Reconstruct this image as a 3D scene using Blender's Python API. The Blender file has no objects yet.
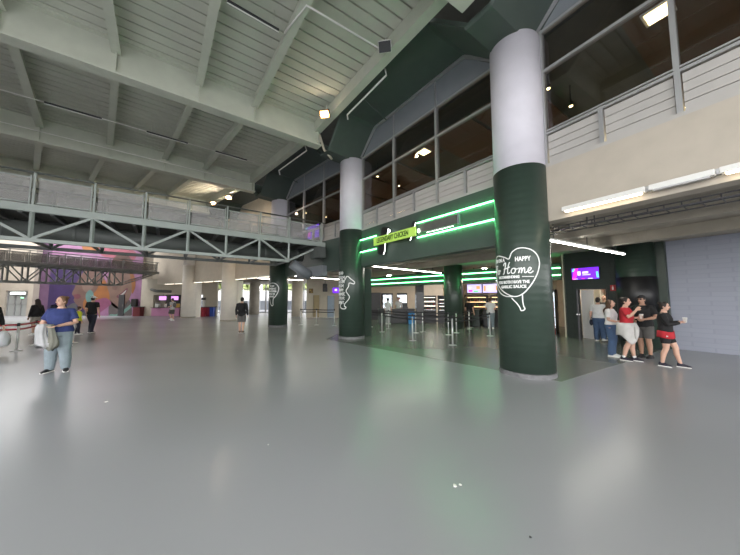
import bpy, math, random
from mathutils import Vector
S = bpy.context.scene
COL = S.collection
random.seed(7)
R = math.radians
# ------------------------------------------------------------------ camera, sky, exposure
cam_d = bpy.data.cameras.new('camera'); cam = bpy.data.objects.new('camera', cam_d); COL.objects.link(cam)
cam.location = (0, 0, 1.6); cam.rotation_euler = (R(90 + 4.42), 0, 0)
cam_d.sensor_width = 36.0; cam_d.lens = 278.0 / 740.0 * 36.0; cam_d.clip_start = .05; cam_d.clip_end = 400
S.camera = cam
wd = bpy.data.worlds.new('sky'); S.world = wd; wd.use_nodes = True
bg = wd.node_tree.nodes['Background']
sky = wd.node_tree.nodes.new('ShaderNodeTexSky'); sky.sky_type = 'HOSEK_WILKIE'; sky.turbidity = 5.0; sky.ground_albedo = .4
sky.sun_direction = Vector((-.35, -.55, .76)).normalized()
mx = wd.node_tree.nodes.new('ShaderNodeMix'); mx.data_type = 'RGBA'; mx.inputs['Factor'].default_value = .75
mx.inputs['B'].default_value = (1.0, .985, .97, 1)
wd.node_tree.links.new(sky.outputs[0], mx.inputs['A']); wd.node_tree.links.new(mx.outputs['Result'], bg.inputs['Color'])
bg.inputs['Strength'].default_value = 6.4
vs = S.view_settings; vs.view_transform = 'Standard'; vs.look = 'None'; vs.exposure = 0.28; vs.gamma = 1.0
try: vs.use_curve_mapping = False
except Exception: pass
S.cycles.max_bounces = 10; S.cycles.diffuse_bounces = 6; S.cycles.glossy_bounces = 4; S.cycles.transparent_max_bounces = 16
S.cycles.sample_clamp_indirect = 6.0; S.cycles.use_denoising = True

# ------------------------------------------------------------------ materials
MATS = {}
def mat(name, col, rough=.6, metal=0.0, noise=0.0, nscale=3.0, bump=0.0, bscale=40.0, emit=None, estr=0.0, coat=0.0, spec=None):
    if name in MATS: return MATS[name]
    m = bpy.data.materials.new(name); m.use_nodes = True; nt = m.node_tree; b = nt.nodes['Principled BSDF']
    b.inputs['Base Color'].default_value = (*col, 1); b.inputs['Roughness'].default_value = rough; b.inputs['Metallic'].default_value = metal
    if spec is not None: b.inputs['Specular IOR Level'].default_value = spec
    if coat: b.inputs['Coat Weight'].default_value = coat
    if emit: b.inputs['Emission Color'].default_value = (*emit, 1); b.inputs['Emission Strength'].default_value = estr
    if noise or bump:
        tc = nt.nodes.new('ShaderNodeTexCoord')
    if noise:
        n = nt.nodes.new('ShaderNodeTexNoise'); n.inputs['Scale'].default_value = nscale; n.inputs['Detail'].default_value = 5
        r = nt.nodes.new('ShaderNodeValToRGB'); e = r.color_ramp.elements
        e[0].position = .3; e[1].position = .7
        e[0].color = (*[c * (1 - noise) for c in col], 1); e[1].color = (*[min(1, c * (1 + noise)) for c in col], 1)
        nt.links.new(tc.outputs['Object'], n.inputs['Vector']); nt.links.new(n.outputs['Fac'], r.inputs['Fac']); nt.links.new(r.outputs['Color'], b.inputs['Base Color'])
    if bump:
        n2 = nt.nodes.new('ShaderNodeTexNoise'); n2.inputs['Scale'].default_value = bscale; n2.inputs['Detail'].default_value = 3
        bp = nt.nodes.new('ShaderNodeBump'); bp.inputs['Strength'].default_value = bump; bp.inputs['Distance'].default_value = .01
        nt.links.new(tc.outputs['Object'], n2.inputs['Vector']); nt.links.new(n2.outputs['Fac'], bp.inputs['Height']); nt.links.new(bp.outputs['Normal'], b.inputs['Normal'])
    MATS[name] = m; return m
def emat(name, col, s):
    return mat(name, col, .5, emit=col, estr=s)
def glass(name, tint=.6, fres=1.5):
    if name in MATS: return MATS[name]
    m = bpy.data.materials.new(name); m.use_nodes = True; nt = m.node_tree; nt.nodes.clear()
    o = nt.nodes.new('ShaderNodeOutputMaterial'); t = nt.nodes.new('ShaderNodeBsdfTransparent'); g = nt.nodes.new('ShaderNodeBsdfGlossy')
    t.inputs['Color'].default_value = (tint, tint, tint, 1); g.inputs['Roughness'].default_value = .03
    lw = nt.nodes.new('ShaderNodeLayerWeight'); lw.inputs['Blend'].default_value = .5; mi = nt.nodes.new('ShaderNodeMixShader'); ge = nt.nodes.new('ShaderNodeNewGeometry')
    def mth(op, a, b):
        q = nt.nodes.new('ShaderNodeMath'); q.operation = op
        for i, x in enumerate((a, b)):
            if isinstance(x, (int, float)): q.inputs[i].default_value = x
            else: nt.links.new(x, q.inputs[i])
        return q.outputs[0]
    fr = mth('MULTIPLY', mth('ADD', mth('MULTIPLY', mth('POWER', lw.outputs['Facing'], 4.0), .8), .08 * (fres - .5)), mth('SUBTRACT', 1.0, ge.outputs['Backfacing']))
    nt.links.new(fr, mi.inputs[0]); nt.links.new(t.outputs[0], mi.inputs[1]); nt.links.new(g.outputs[0], mi.inputs[2]); nt.links.new(mi.outputs[0], o.inputs['Surface'])
    MATS[name] = m; return m
def sheer(name, col, alpha):
    if name in MATS: return MATS[name]
    m = mat(name, col, .5); m.node_tree.nodes['Principled BSDF'].inputs['Alpha'].default_value = alpha; return m
def floor_mat(name, col, rough):
    m = mat(name, col, rough); nt = m.node_tree; b = nt.nodes['Principled BSDF']; L = nt.links.new
    tc = nt.nodes.new('ShaderNodeTexCoord')
    def noise(s, d, stretch=None):
        n = nt.nodes.new('ShaderNodeTexNoise'); n.inputs['Scale'].default_value = s; n.inputs['Detail'].default_value = d
        if stretch:
            mp = nt.nodes.new('ShaderNodeMapping'); mp.inputs['Scale'].default_value = stretch; mp.inputs['Rotation'].default_value = (0, 0, R(35)); L(tc.outputs['Object'], mp.inputs['Vector']); L(mp.outputs[0], n.inputs['Vector'])
        else: L(tc.outputs['Object'], n.inputs['Vector'])
        return n
    big = noise(.3, 1, (1, 1.6, 1)); r = nt.nodes.new('ShaderNodeValToRGB'); e = r.color_ramp.elements; e[0].position = .3; e[1].position = .72
    e[0].color = (*[c * .95 for c in col], 1); e[1].color = (*[c * 1.06 for c in col], 1); L(big.outputs['Fac'], r.inputs['Fac'])
    L(r.outputs['Color'], b.inputs['Base Color'])
    return m
def brick_paint(name, col, bw, bh, rough=.5, dark=.75):
    m = mat(name, col, rough); nt = m.node_tree; b = nt.nodes['Principled BSDF']; L = nt.links.new
    tc = nt.nodes.new('ShaderNodeTexCoord'); sp = nt.nodes.new('ShaderNodeSeparateXYZ'); L(tc.outputs['Object'], sp.inputs[0])
    ad = nt.nodes.new('ShaderNodeMath'); ad.operation = 'ADD'; L(sp.outputs['X'], ad.inputs[0]); L(sp.outputs['Y'], ad.inputs[1])
    cb = nt.nodes.new('ShaderNodeCombineXYZ'); L(ad.outputs[0], cb.inputs['X']); L(sp.outputs['Z'], cb.inputs['Y'])
    bt = nt.nodes.new('ShaderNodeTexBrick'); bt.inputs['Scale'].default_value = 1; bt.inputs['Brick Width'].default_value = bw; bt.inputs['Row Height'].default_value = bh
    bt.inputs['Mortar Size'].default_value = .008; bt.inputs['Color1'].default_value = (*col, 1); bt.inputs['Color2'].default_value = (*[c * .95 for c in col], 1); bt.inputs['Mortar'].default_value = (*[c * dark for c in col], 1)
    L(cb.outputs[0], bt.inputs['Vector']); L(bt.outputs['Color'], b.inputs['Base Color']); return m

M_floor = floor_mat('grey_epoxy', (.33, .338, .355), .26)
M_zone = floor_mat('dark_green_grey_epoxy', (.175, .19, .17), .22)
M_roof = mat('roof_paint', (.55, .57, .49), .6, noise=.05)
M_deck = mat('roof_deck_paint', (.54, .555, .485), .65, noise=.07, nscale=1.2)
M_soffit = mat('dark_green_soffit', (.060, .080, .070), .55, noise=.06)
M_green = mat('green_wall_paint', (.034, .050, .040), .4, noise=.08, nscale=2, bump=.15, bscale=25)
M_fgreen = mat('green_fascia_paint', (.062, .088, .074), .4, noise=.06)
M_white = mat('purple_lit_white_paint', (.66, .64, .71), .5, noise=.04)  # white paint, the purple LED light on it mixed into the colour
M_cream_col = mat('cream_column_paint', (.88, .82, .74), .55, noise=.04)
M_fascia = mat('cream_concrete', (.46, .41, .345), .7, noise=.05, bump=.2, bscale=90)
M_fasciafar = mat('far_lit_cream_concrete', (.68, .60, .49), .7, noise=.04)  # paler copy of the cream concrete, brighter light of the far hall painted in
M_cwall = mat('cream_wall', (.55, .50, .41), .7, noise=.05)
M_bluewall = brick_paint('blue_grey_block', (.33, .35, .42), .30, .14, .5, .9)
M_greenwall = brick_paint('dark_green_block', (.028, .040, .034), .42, .2)
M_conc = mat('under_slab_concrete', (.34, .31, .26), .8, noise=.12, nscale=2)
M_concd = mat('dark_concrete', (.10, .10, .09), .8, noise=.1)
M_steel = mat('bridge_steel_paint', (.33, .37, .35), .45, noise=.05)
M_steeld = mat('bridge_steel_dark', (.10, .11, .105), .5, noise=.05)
M_alu = mat('aluminium_frame', (.42, .42, .43), .35, .5)
M_louver = mat('louver_white', (.43, .41, .39), .5, noise=.04)
M_panel = mat('grey_blue_panel', (.20, .22, .24), .5, noise=.04)
M_glass = glass('window_glass', .8)
M_clear = glass('clear_glass', .95, 1.3)
M_mesh = sheer('perforated_screen', (.50, .49, .49), .34)
M_mesh2 = sheer('perforated_screen_far', (.26, .24, .23), .5)
M_brown = mat('brown_ceiling_panel', (.12, .05, .028), .6, noise=.15)
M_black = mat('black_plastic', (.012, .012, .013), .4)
M_dark = mat('charcoal_metal', (.045, .045, .05), .45, .2)
M_inox = mat('stainless_steel', (.72, .72, .72), .22, 1.0)
M_post = mat('brushed_steel_post', (.62, .62, .62), .38, .55)
M_wplastic = mat('white_plastic', (.75, .74, .71), .4)
M_neon = emat('green_neon', (.16, 1.0, .32), 14.0)
M_tube = emat('white_light', (1.0, .95, .86), 26.0)
M_warm = emat('warm_fascia_light', (1.0, .86, .62), 6.0)
M_warmfar = emat('far_fascia_light', (1.0, .88, .68), 3.0)
M_flood = emat('flood_light', (1.0, .80, .55), 80.0)
M_floodfar = emat('flood_light_far', (1.0, .82, .60), 420.0)
M_floodrim = emat('flood_halo_glow', (1.0, .48, .16), 2.2)  # orange emission stands in for the halo round the bulbs
M_glow = emat('white_led_edge', (.95, 1.0, .95), 5.0)
M_lime = mat('lime_sign_face', (.45, .68, .12), .5, emit=(.42, .68, .10), estr=.28)
M_decal = mat('white_vinyl', (.85, .86, .84), .5)
M_skin = mat('skin', (.52, .31, .22), .55, noise=.05)
M_redbelt = mat('red_webbing', (.42, .01, .03), .6)
M_blackbelt = mat('black_webbing', (.02, .02, .022), .6)

# ------------------------------------------------------------------ mesh collector
class MB:
    def __init__(s): s.v = []; s.f = []; s.m = []
    def add(s, verts, faces, mi=0):
        o = len(s.v); s.v += [tuple(p) for p in verts]; s.f += [tuple(i + o for i in f) for f in faces]; s.m += [mi] * len(faces); return s
    def hexa(s, p, mi=0):   # p: 8 points, bottom 4 ccw then top 4
        return s.add(p, [(3, 2, 1, 0), (4, 5, 6, 7), (0, 1, 5, 4), (1, 2, 6, 5), (2, 3, 7, 6), (3, 0, 4, 7)], mi)
    def box(s, c, size, ax=None, mi=0):
        ax = ax or (Vector((1, 0, 0)), Vector((0, 1, 0)), Vector((0, 0, 1))); c = Vector(c); h = [a * (d / 2) for a, d in zip(ax, size)]
        q = [(-1, -1), (1, -1), (1, 1), (-1, 1)]
        return s.hexa([c + h[0] * a + h[1] * b - h[2] for a, b in q] + [c + h[0] * a + h[1] * b + h[2] for a, b in q], mi)
    def bar(s, a, b, w, h, mi=0, up=(0, 0, 1)):
        a = Vector(a); b = Vector(b); d = (b - a); L = d.length; d.normalize(); u = Vector(up)
        if abs(d.dot(u)) > .98: u = Vector((1, 0, 0))
        x = d.cross(u).normalized(); z = x.cross(d).normalized()
        return s.box((a + b) / 2, (L, w, h), (d, x, z), mi)
    def loft(s, rings, caps=True, mi=0, closed=False):
        n = len(rings[0]); o = len(s.v)
        for r in rings: s.v += [tuple(p) for p in r]
        K = len(rings)
        for k in range(K if closed else K - 1):
            k2 = (k + 1) % K
            for i in range(n):
                j = (i + 1) % n; s.f.append((o + k * n + i, o + k * n + j, o + k2 * n + j, o + k2 * n + i)); s.m.append(mi)
        if caps and not closed:
            s.f.append(tuple(o + i for i in reversed(range(n)))); s.m.append(mi)
            s.f.append(tuple(o + (K - 1) * n + i for i in range(n))); s.m.append(mi)
        return s
    def tube(s, pts, r, n=8, mi=0, round_ends=False):
        pts = [Vector(p) for p in pts]; rs = list(r) if hasattr(r, '__len__') else [r] * len(pts)
        if round_ends:
            d0 = (pts[0] - pts[1]).normalized(); d1 = (pts[-1] - pts[-2]).normalized(); a, b = pts[0], pts[-1]; ra, rb = rs[0], rs[-1]
            pts = [a + d0 * ra * .95, a + d0 * ra * .6] + pts + [b + d1 * rb * .6, b + d1 * rb * .95]
            rs = [ra * .3, ra * .8] + rs + [rb * .8, rb * .3]
        rings = []; ref = None
        for i, p in enumerate(pts):
            t = (pts[min(i + 1, len(pts) - 1)] - pts[max(i - 1, 0)]).normalized()
            if ref is None:
                ref = Vector((0, 0, 1)) if abs(t.z) < .9 else Vector((0, 1, 0))
            x = t.cross(ref).normalized(); y = x.cross(t).normalized(); ref = y
            rings.append([p + x * rs[i] * math.cos(2 * math.pi * k / n) + y * rs[i] * math.sin(2 * math.pi * k / n) for k in range(n)])
        return s.loft(rings, True, mi)
    def lathe(s, c, prof, n=24, mi=0):
        c = Vector(c); rings = [[c + Vector((r * math.cos(2 * math.pi * k / n), r * math.sin(2 * math.pi * k / n), z)) for k in range(n)] for r, z in prof]
        return s.loft(rings, True, mi)
    def ell(s, c, rad, n=14, m=8, mi=0, ax=None):
        c = Vector(c); ax = ax or (Vector((1, 0, 0)), Vector((0, 1, 0)), Vector((0, 0, 1))); rings = []
        for i in range(m + 1):
            t = -math.pi / 2 + math.pi * (i / m); cr = max(math.cos(t), .03)
            rings.append([c + ax[0] * rad[0] * cr * math.cos(2 * math.pi * k / n) + ax[1] * rad[1] * cr * math.sin(2 * math.pi * k / n) + ax[2] * rad[2] * math.sin(t) for k in range(n)])
        return s.loft(rings, True, mi)
    def prism(s, poly, depth, mi=0):   # poly: 3D points (planar), depth: Vector
        d = Vector(depth); a = [Vector(p) for p in poly]
        return s.loft([a, [p + d for p in a]], True, mi)
def raw(name, mb, mats, smooth=False):
    me = bpy.data.meshes.new(name); me.from_pydata(mb.v, [], mb.f)
    for m in (mats if isinstance(mats, (list, tuple)) else [mats]): me.materials.append(m)
    me.polygons.foreach_set('material_index', mb.m)
    if smooth: me.polygons.foreach_set('use_smooth', [True] * len(me.polygons))
    import bmesh
    b = bmesh.new(); b.from_mesh(me); bmesh.ops.recalc_face_normals(b, faces=b.faces); b.to_mesh(me); b.free()
    me.update(); return me
def wloc(o):
    p = Vector(o.location)
    while o.parent: o = o.parent; p = p + Vector(o.location)
    return p
def obj(name, mb, mats, parent=None, smooth=False, local=False, bevel=0.0, kind=None):
    me = raw(name, mb, mats, smooth); o = bpy.data.objects.new(name, me); COL.objects.link(o)
    if parent is not None:
        o.parent = parent
        if not local:
            q = wloc(parent)
            for v in me.vertices: v.co -= q
    else:
        if me.vertices and not local:
            xs = [v.co for v in me.vertices]
            c = Vector(((min(p.x for p in xs) + max(p.x for p in xs)) / 2, (min(p.y for p in xs) + max(p.y for p in xs)) / 2, min(p.z for p in xs)))
            for v in me.vertices: v.co -= c
            o.location = c
    if bevel:
        m = o.modifiers.new('bevel', 'BEVEL'); m.width = bevel; m.segments = 2; m.limit_method = 'ANGLE'; m.angle_limit = R(50)
    if kind: o['kind'] = kind
    return o
def tag(o, label, cat, group=None):
    o['label'] = label; o['category'] = cat; o['kind'] = 'thing'
    if group: o['group'] = group
    return o
def thing(name, label, cat, loc=(0, 0, 0), rz=0.0, group=None):
    o = bpy.data.objects.new(name, None); o.empty_display_size = .1; COL.objects.link(o); o.location = loc; o.rotation_euler = (0, 0, rz)
    return tag(o, label, cat, group)
def struct(name, mb, mats, parent=None, smooth=False, bevel=0.0):
    return obj(name, mb, mats, parent, smooth, bevel=bevel, kind='structure' if parent is None else None)
def sroot(name, loc):
    o = bpy.data.objects.new(name, None); o.empty_display_size = .1; COL.objects.link(o); o.location = loc; o['kind'] = 'structure'; return o
def text_mesh(txt, size, extrude=.004, xs=1.0, bold=0.0, spacing=1.0):
    cu = bpy.data.curves.new('lettering', 'FONT'); cu.body = txt; cu.size = size; cu.extrude = extrude; cu.align_x = 'CENTER'; cu.align_y = 'CENTER'; cu.offset = bold; cu.resolution_u = 3; cu.space_character = spacing
    o = bpy.data.objects.new('lettering', cu); COL.objects.link(o); bpy.context.view_layer.update()
    me = bpy.data.meshes.new_from_object(o.evaluated_get(bpy.context.evaluated_depsgraph_get()))
    v = [(p.co.x * xs, p.co.y, p.co.z) for p in me.vertices]; f = [tuple(p.vertices) for p in me.polygons]
    bpy.data.objects.remove(o); bpy.data.curves.remove(cu); bpy.data.meshes.remove(me); return v, f

# ------------------------------------------------------------------ layout: columns on a curve, one facade bay between two columns
CP = [(9.98, -6.05), (7.04, .245), (3.41, 6.17), (-.767, 11.71), (-5.44, 16.55), (-10.44, 20.67), (-15.60, 24.02), (-21.15, 26.79)]
CP = [Vector((x, y, 0)) for x, y in CP]     # CP[2] is the big column beside the lettering
NB = len(CP) - 1
def unit(a): a = Vector(a); a.z = 0; return a.normalized()
BD = [unit(CP[k + 1] - CP[k]) for k in range(NB)]
BN = [Vector((d.y, -d.x, 0)) for d in BD]
ML = [(CP[k + 1] - CP[k]).length for k in range(NB)]
MIT = []
for k in range(NB + 1):
    a = BN[max(0, k - 1)]; b = BN[min(NB - 1, k)]; r = (a + b).normalized(); MIT.append(r / max(.5, r.dot(b)))
def W(k, s, off, z=0.0): return CP[k] + BD[k] * s + BN[k] * off + Vector((0, 0, z))
def P(k, u, off, z=0.0):
    a = CP[k] + MIT[k] * off; b = CP[k + 1] + MIT[k + 1] * off; q = a.lerp(b, u); q.z = z; return q
UP = Vector((0, 0, 1))
def slab(mb, k, u0, u1, o0, o1, z0, z1, mi=0):
    return mb.hexa([P(k, u0, o0, z0), P(k, u1, o0, z0), P(k, u1, o1, z0), P(k, u0, o1, z0), P(k, u0, o0, z1), P(k, u1, o0, z1), P(k, u1, o1, z1), P(k, u0, o1, z1)], mi)
def wslab(mb, k, s0, s1, o0, o1, z0, z1, mi=0):
    return mb.hexa([W(k, s0, o0, z0), W(k, s1, o0, z0), W(k, s1, o1, z0), W(k, s0, o1, z0), W(k, s0, o0, z1), W(k, s1, o0, z1), W(k, s1, o1, z1), W(k, s0, o1, z1)], mi)
# ------------------------------------------------------------------ floor and ground
mb = MB(); mb.box((0, 15, -.1), (130, 130, .2)); struct('floor', mb, M_floor)
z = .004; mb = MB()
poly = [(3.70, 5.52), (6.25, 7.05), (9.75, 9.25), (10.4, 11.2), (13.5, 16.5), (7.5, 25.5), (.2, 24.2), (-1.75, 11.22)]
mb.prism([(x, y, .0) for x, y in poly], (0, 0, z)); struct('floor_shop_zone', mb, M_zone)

# ------------------------------------------------------------------ roof: deck, secondary beams, radial beams
RH = [21, 27, 33, 39, 44, 50, 56, 62]
RD = [Vector((-math.cos(R(a)), -math.sin(R(a)), 0)) for a in RH]
TMAX = 14.2
TS = [1.75, 4.15, 5.78, 7.65, 9.55, 11.5, 13.4]
def zr(t): return -.034 * (t - 1.7)
def RP(k, t, z): q = CP[k] + RD[k] * t; q.z = z + zr(t); return q
def roof_beam(k):
    mb = MB(); d = RD[k]; x = Vector((-d.y, d.x, 0))
    def seg(w, z0, z1, t0=1.62, t1=TMAX):
        a0 = RP(k, t0, z0); a1 = RP(k, t1, z0); h = Vector((0, 0, z1 - z0)); q = x * (w / 2)
        mb.hexa([a0 - q, a1 - q, a1 + q, a0 + q, a0 - q + h, a1 - q + h, a1 + q + h, a0 + q + h])
    seg(.10, 7.68, 8.62); seg(.36, 7.63, 7.69); seg(.36, 8.56, 8.62)
    for j in range(7):
        t = TS[j]; c = RP(k, t, 8.1); mb.box(c, (.03, .32, .88), (d, x, UP))
    struct('roof_beam', mb, M_roof)
def sec_beam(k, t, wide=.2, z0=8.22):
    mb = MB(); a = RP(k, t, z0); b = RP(k + 1, t, z0); e = (b - a).normalized(); a = a + e * .07; b = b - e * .07
    mb.bar(a + UP * .02, b + UP * .02, wide, .04); mb.bar(a + UP * .2, b + UP * .2, .07, .36); struct('roof_cross_beam' if wide < .3 else 'roof_edge_beam', mb, M_roof)
for k in range(8): roof_beam(k)
for k in range(NB):
    for j in range(7):
        t = TS[j]
        if j == 0:
            mb = MB(); a = RP(k, t, 8.2); b = RP(k + 1, t, 8.2); mb.bar(a + UP * .2, b + UP * .2, .26, .42); struct('roof_edge_beam', mb, M_roof)
        else: sec_beam(k, t)
    # corrugated deck: wide flats with narrow recessed troughs running away from the building
    mb = MB(); L = ML[k]; n = -((RD[k] + RD[k + 1]).normalized()); d = Vector((-n.y, n.x, 0))
    A = CP[k]; B = CP[k + 1]
    def tlim(s):   # where the line at offset s leaves the wedge between both radial beams
        return 1.6, TMAX
    def edge(kk, t): return CP[kk] + RD[kk] * t
    N = 20
    for i in range(N):
        for (f0, f1, zz, wl) in ((0.0, .86, 8.60, 0), (.86, 1.0, 8.66, 1)):
            u0 = (i + f0) / N; u1 = (i + f1) / N
            a0 = edge(k, 1.6).lerp(edge(k + 1, 1.6), u0); a1 = edge(k, 1.6).lerp(edge(k + 1, 1.6), u1)
            b0 = edge(k, TMAX).lerp(edge(k + 1, TMAX), u0); b1 = edge(k, TMAX).lerp(edge(k + 1, TMAX), u1)
            for q, t in ((a0, 1.6), (a1, 1.6), (b0, TMAX), (b1, TMAX)): q.z = zz + zr(t)
            h = Vector((0, 0, .1)); mb.hexa([a0, a1, b1, b0, a0 + h, a1 + h, b1 + h, b0 + h])
    struct('ceiling', mb, M_deck)
# roof over the buildings behind the edge beam
for k in range(NB):
    mb = MB(); slab(mb, k, 0, 1, -1.95, 12, 9.0, 9.2); struct('roof_slab', mb, M_concd)

# ------------------------------------------------------------------ soffit: folded concrete panel between edge beam and window head
for k in range(NB):
    mb = MB(); us = [0, .045, .19, .21, .79, .81, .955, 1.0]; zs = [7.46, 7.46, 8.44, 8.5, 8.5, 8.44, 7.46, 7.46]
    prof = [(-1.30, .10), (-1.42, .03), (-1.36, 0), (.35, 0), (.35, .22), (-1.30, .22)]
    rings = []
    for u, zz in zip(us, zs): rings.append([P(k, u, o, zz + dz) for o, dz in prof])
    mb.loft(rings, True); struct('soffit', mb, M_soffit)

# ------------------------------------------------------------------ facade: fascia wall, window band, panels
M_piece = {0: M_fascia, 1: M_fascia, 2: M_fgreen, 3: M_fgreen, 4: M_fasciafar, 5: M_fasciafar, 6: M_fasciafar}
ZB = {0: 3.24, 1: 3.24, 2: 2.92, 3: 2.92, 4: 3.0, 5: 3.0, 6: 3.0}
for k in range(NB):
    mb = MB()
    if k in (1, 2, 3): slab(mb, k, 0, 1, .12, .42, ZB[k], 4.42)
    else: slab(mb, k, 0, 1, .12, .42, ZB[k], 7.62)
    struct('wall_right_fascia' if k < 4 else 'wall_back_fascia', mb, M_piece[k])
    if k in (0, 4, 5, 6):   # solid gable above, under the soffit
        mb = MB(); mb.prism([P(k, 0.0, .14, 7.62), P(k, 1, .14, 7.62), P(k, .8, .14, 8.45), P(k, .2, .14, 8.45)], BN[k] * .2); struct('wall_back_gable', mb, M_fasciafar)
def window_band(k, n):
    L = ML[k]; e = .52
    root = sroot('window_%d' % n, W(k, L / 2, .2, 4.42))
    cells = 6; w = (L - 2 * e) / cells
    for i in range(cells):
        s0 = e + i * w; s1 = s0 + w
        if k == 3 and 2 <= i <= 4: mb = MB(); wslab(mb, k, s0 + .04, s1 - .04, .195, .205, 4.5, 5.14); obj('glass_door', mb, M_glass, root); continue
        mb = MB(); q = 4
        for j in range(q):
            z0 = 4.50 + j * .16; wslab(mb, k, s0 + .05, s1 - .05, .19, .215, z0, z0 + .148)
        obj('louver_panel', mb, M_louver, root)
    mb = MB(); wslab(mb, k, e - .04, L - e + .04, .12, .26, 4.42, 4.49); obj('sill', mb, M_louver, root)
    mb = MB(); wslab(mb, k, e - .04, L - e + .04, .15, .25, 5.15, 5.2); obj('rail', mb, M_alu, root)
    mb = MB(); wslab(mb, k, e - .04, L - e + .04, .17, .23, 5.235, 5.265); obj('rail', mb, M_alu, root)
    for i in range(cells + 1):
        s = e + i * w; full = i % 2 == 0
        mb = MB(); wslab(mb, k, s - .035, s + .035, .14, .27, 4.42, 7.6 if full else 5.2)
        if full and 0 < i < cells: wslab(mb, k, s - .02, s + .02, .16, .24, 7.6, 8.5)
        obj('mullion', mb, M_alu, root)
    for zz in (6.62, 7.56):
        mb = MB(); wslab(mb, k, e, L - e, .15, .25, zz - .03, zz + .03); obj('transom', mb, M_alu, root)
    for i in range(0, cells, 2):
        for z0, z1 in ((5.27, 6.59), (6.65, 7.53)):
            mb = MB(); wslab(mb, k, e + i * w + .03, e + (i + 2) * w - .03, .195, .205, z0, z1); obj('pane', mb, M_glass, root)
    us = [e / L, .2, .8, 1 - e / L]
    mb = MB(); mb.prism([P(k, us[0], .2, 7.6), P(k, us[3], .2, 7.6), P(k, .795, .2, 8.46), P(k, .205, .2, 8.46)], BN[k] * .05); obj('upper_panel', mb, M_panel, root)
    fr = [P(k, us[0] - .01, .14, 7.64), P(k, .205, .14, 8.46), P(k, .795, .14, 8.46), P(k, us[3] + .01, .14, 7.64)]
    mb = MB()
    for a, b in zip(fr, fr[1:]): mb.bar(a, b, .08, .07)
    obj('upper_frame', mb, M_alu, root)
window_band(1, 1); window_band(2, 2); window_band(3, 3)

# upper hall behind the glass
for k in (1, 2, 3):
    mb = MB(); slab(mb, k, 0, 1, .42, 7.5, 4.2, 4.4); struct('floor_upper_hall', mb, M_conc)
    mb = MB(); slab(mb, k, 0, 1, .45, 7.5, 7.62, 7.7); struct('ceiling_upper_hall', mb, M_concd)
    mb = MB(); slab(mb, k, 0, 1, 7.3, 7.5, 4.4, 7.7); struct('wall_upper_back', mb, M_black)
    mb = MB()
    for i in range(4):
        if k == 1 and i > 2: continue
        for j in range(4):
            if k == 2 and i == 2 and j > 0: continue
            slab(mb, k, .03 + .25 * i, .27 + .25 * i - .008, 1.0 + 1.1 * j, 2.08 + 1.1 * j, 7.3, 7.34)
    struct('ceiling_panel_upper', mb, M_brown)
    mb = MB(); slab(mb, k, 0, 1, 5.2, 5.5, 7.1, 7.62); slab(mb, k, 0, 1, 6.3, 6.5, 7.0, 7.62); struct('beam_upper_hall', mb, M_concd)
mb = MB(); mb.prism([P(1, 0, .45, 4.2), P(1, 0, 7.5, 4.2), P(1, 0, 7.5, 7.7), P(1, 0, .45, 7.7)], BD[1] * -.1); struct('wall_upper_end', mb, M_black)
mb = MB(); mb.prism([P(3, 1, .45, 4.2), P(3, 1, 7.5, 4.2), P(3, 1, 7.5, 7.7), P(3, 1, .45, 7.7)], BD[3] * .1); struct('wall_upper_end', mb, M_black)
LW = emat('warm_panel_light', (1.0, .78, .40), 9.0)
def panel_light(k, s, off, z, label, sz=.34):
    t = thing('ceiling_light', label, 'light', W(k, s, off, z), group='square lights in the upper hall')
    mb = MB(); wslab(mb, k, s - sz, s + sz, off - sz, off + sz, z, z + .03); obj('frame', mb, M_wplastic, t)
    mb = MB(); wslab(mb, k, s - sz + .05, s + sz - .05, off - sz + .05, off + sz - .05, z - .012, z); obj('diffuser', mb, LW, t)
panel_light(1, 4.83, 1.43, 7.26, 'square warm ceiling light behind the window right of the big column', .22)
panel_light(2, 4.12, 1.45, 7.26, 'square warm ceiling light behind the window above the lime sign', .22)
def spot(k, s, off, z, label):
    mb = MB(); c = W(k, s, off, z); mb.lathe(c, [(.06, 0), (.06, .1), (.03, .12), (.02, .13), (.02, 7.62 - z)], 10); o = obj('spotlight', mb, M_black); tag(o, label, 'light', 'small spotlights in the upper hall')
    mb = MB(); mb.ell(c, (.05, .05, .025), 8, 4); obj('lens', mb, LW, o)
spot(2, 6.43, 1.0, 7.0, 'tiny spotlight high behind the glass beside the second column'); spot(2, 6.61, 2.45, 7.0, 'tiny spotlight behind the glass left of the square light')
spot(1, 6.84, 2.55, 7.0, 'tiny spotlight behind the glass right of the big column'); spot(1, 6.9, 1.45, 7.1, 'tiny spotlight at the window edge beside the big column')
spot(3, 6.16, 1.41, 7.0, 'bright spotlight behind the glass above the footbridge'); spot(3, 6.01, 2.83, 7.0, 'tiny spotlight behind the glass left of the second column')

for k, s in ((1, 1.5), (1, 4.5), (2, 1.6), (2, 5.0), (3, 2.0), (3, 5.0)): panel_light(k, s, 5.8, 6.9, ['unseen added light deep in the upper hall at the right edge', 'unseen added light deep in the upper hall right of the big column', 'unseen added light deep in the upper hall left of the big column', 'unseen added light deep in the upper hall above the lime sign', 'unseen added light deep in the upper hall left of the second column', 'unseen added light deep in the upper hall above the footbridge end'][{(1, 1.5): 0, (1, 4.5): 1, (2, 1.6): 2, (2, 5.0): 3, (3, 2.0): 4, (3, 5.0): 5}[(k, s)]], .7)  # unseen lamps added to brighten the upper hall by floor bounce
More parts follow.
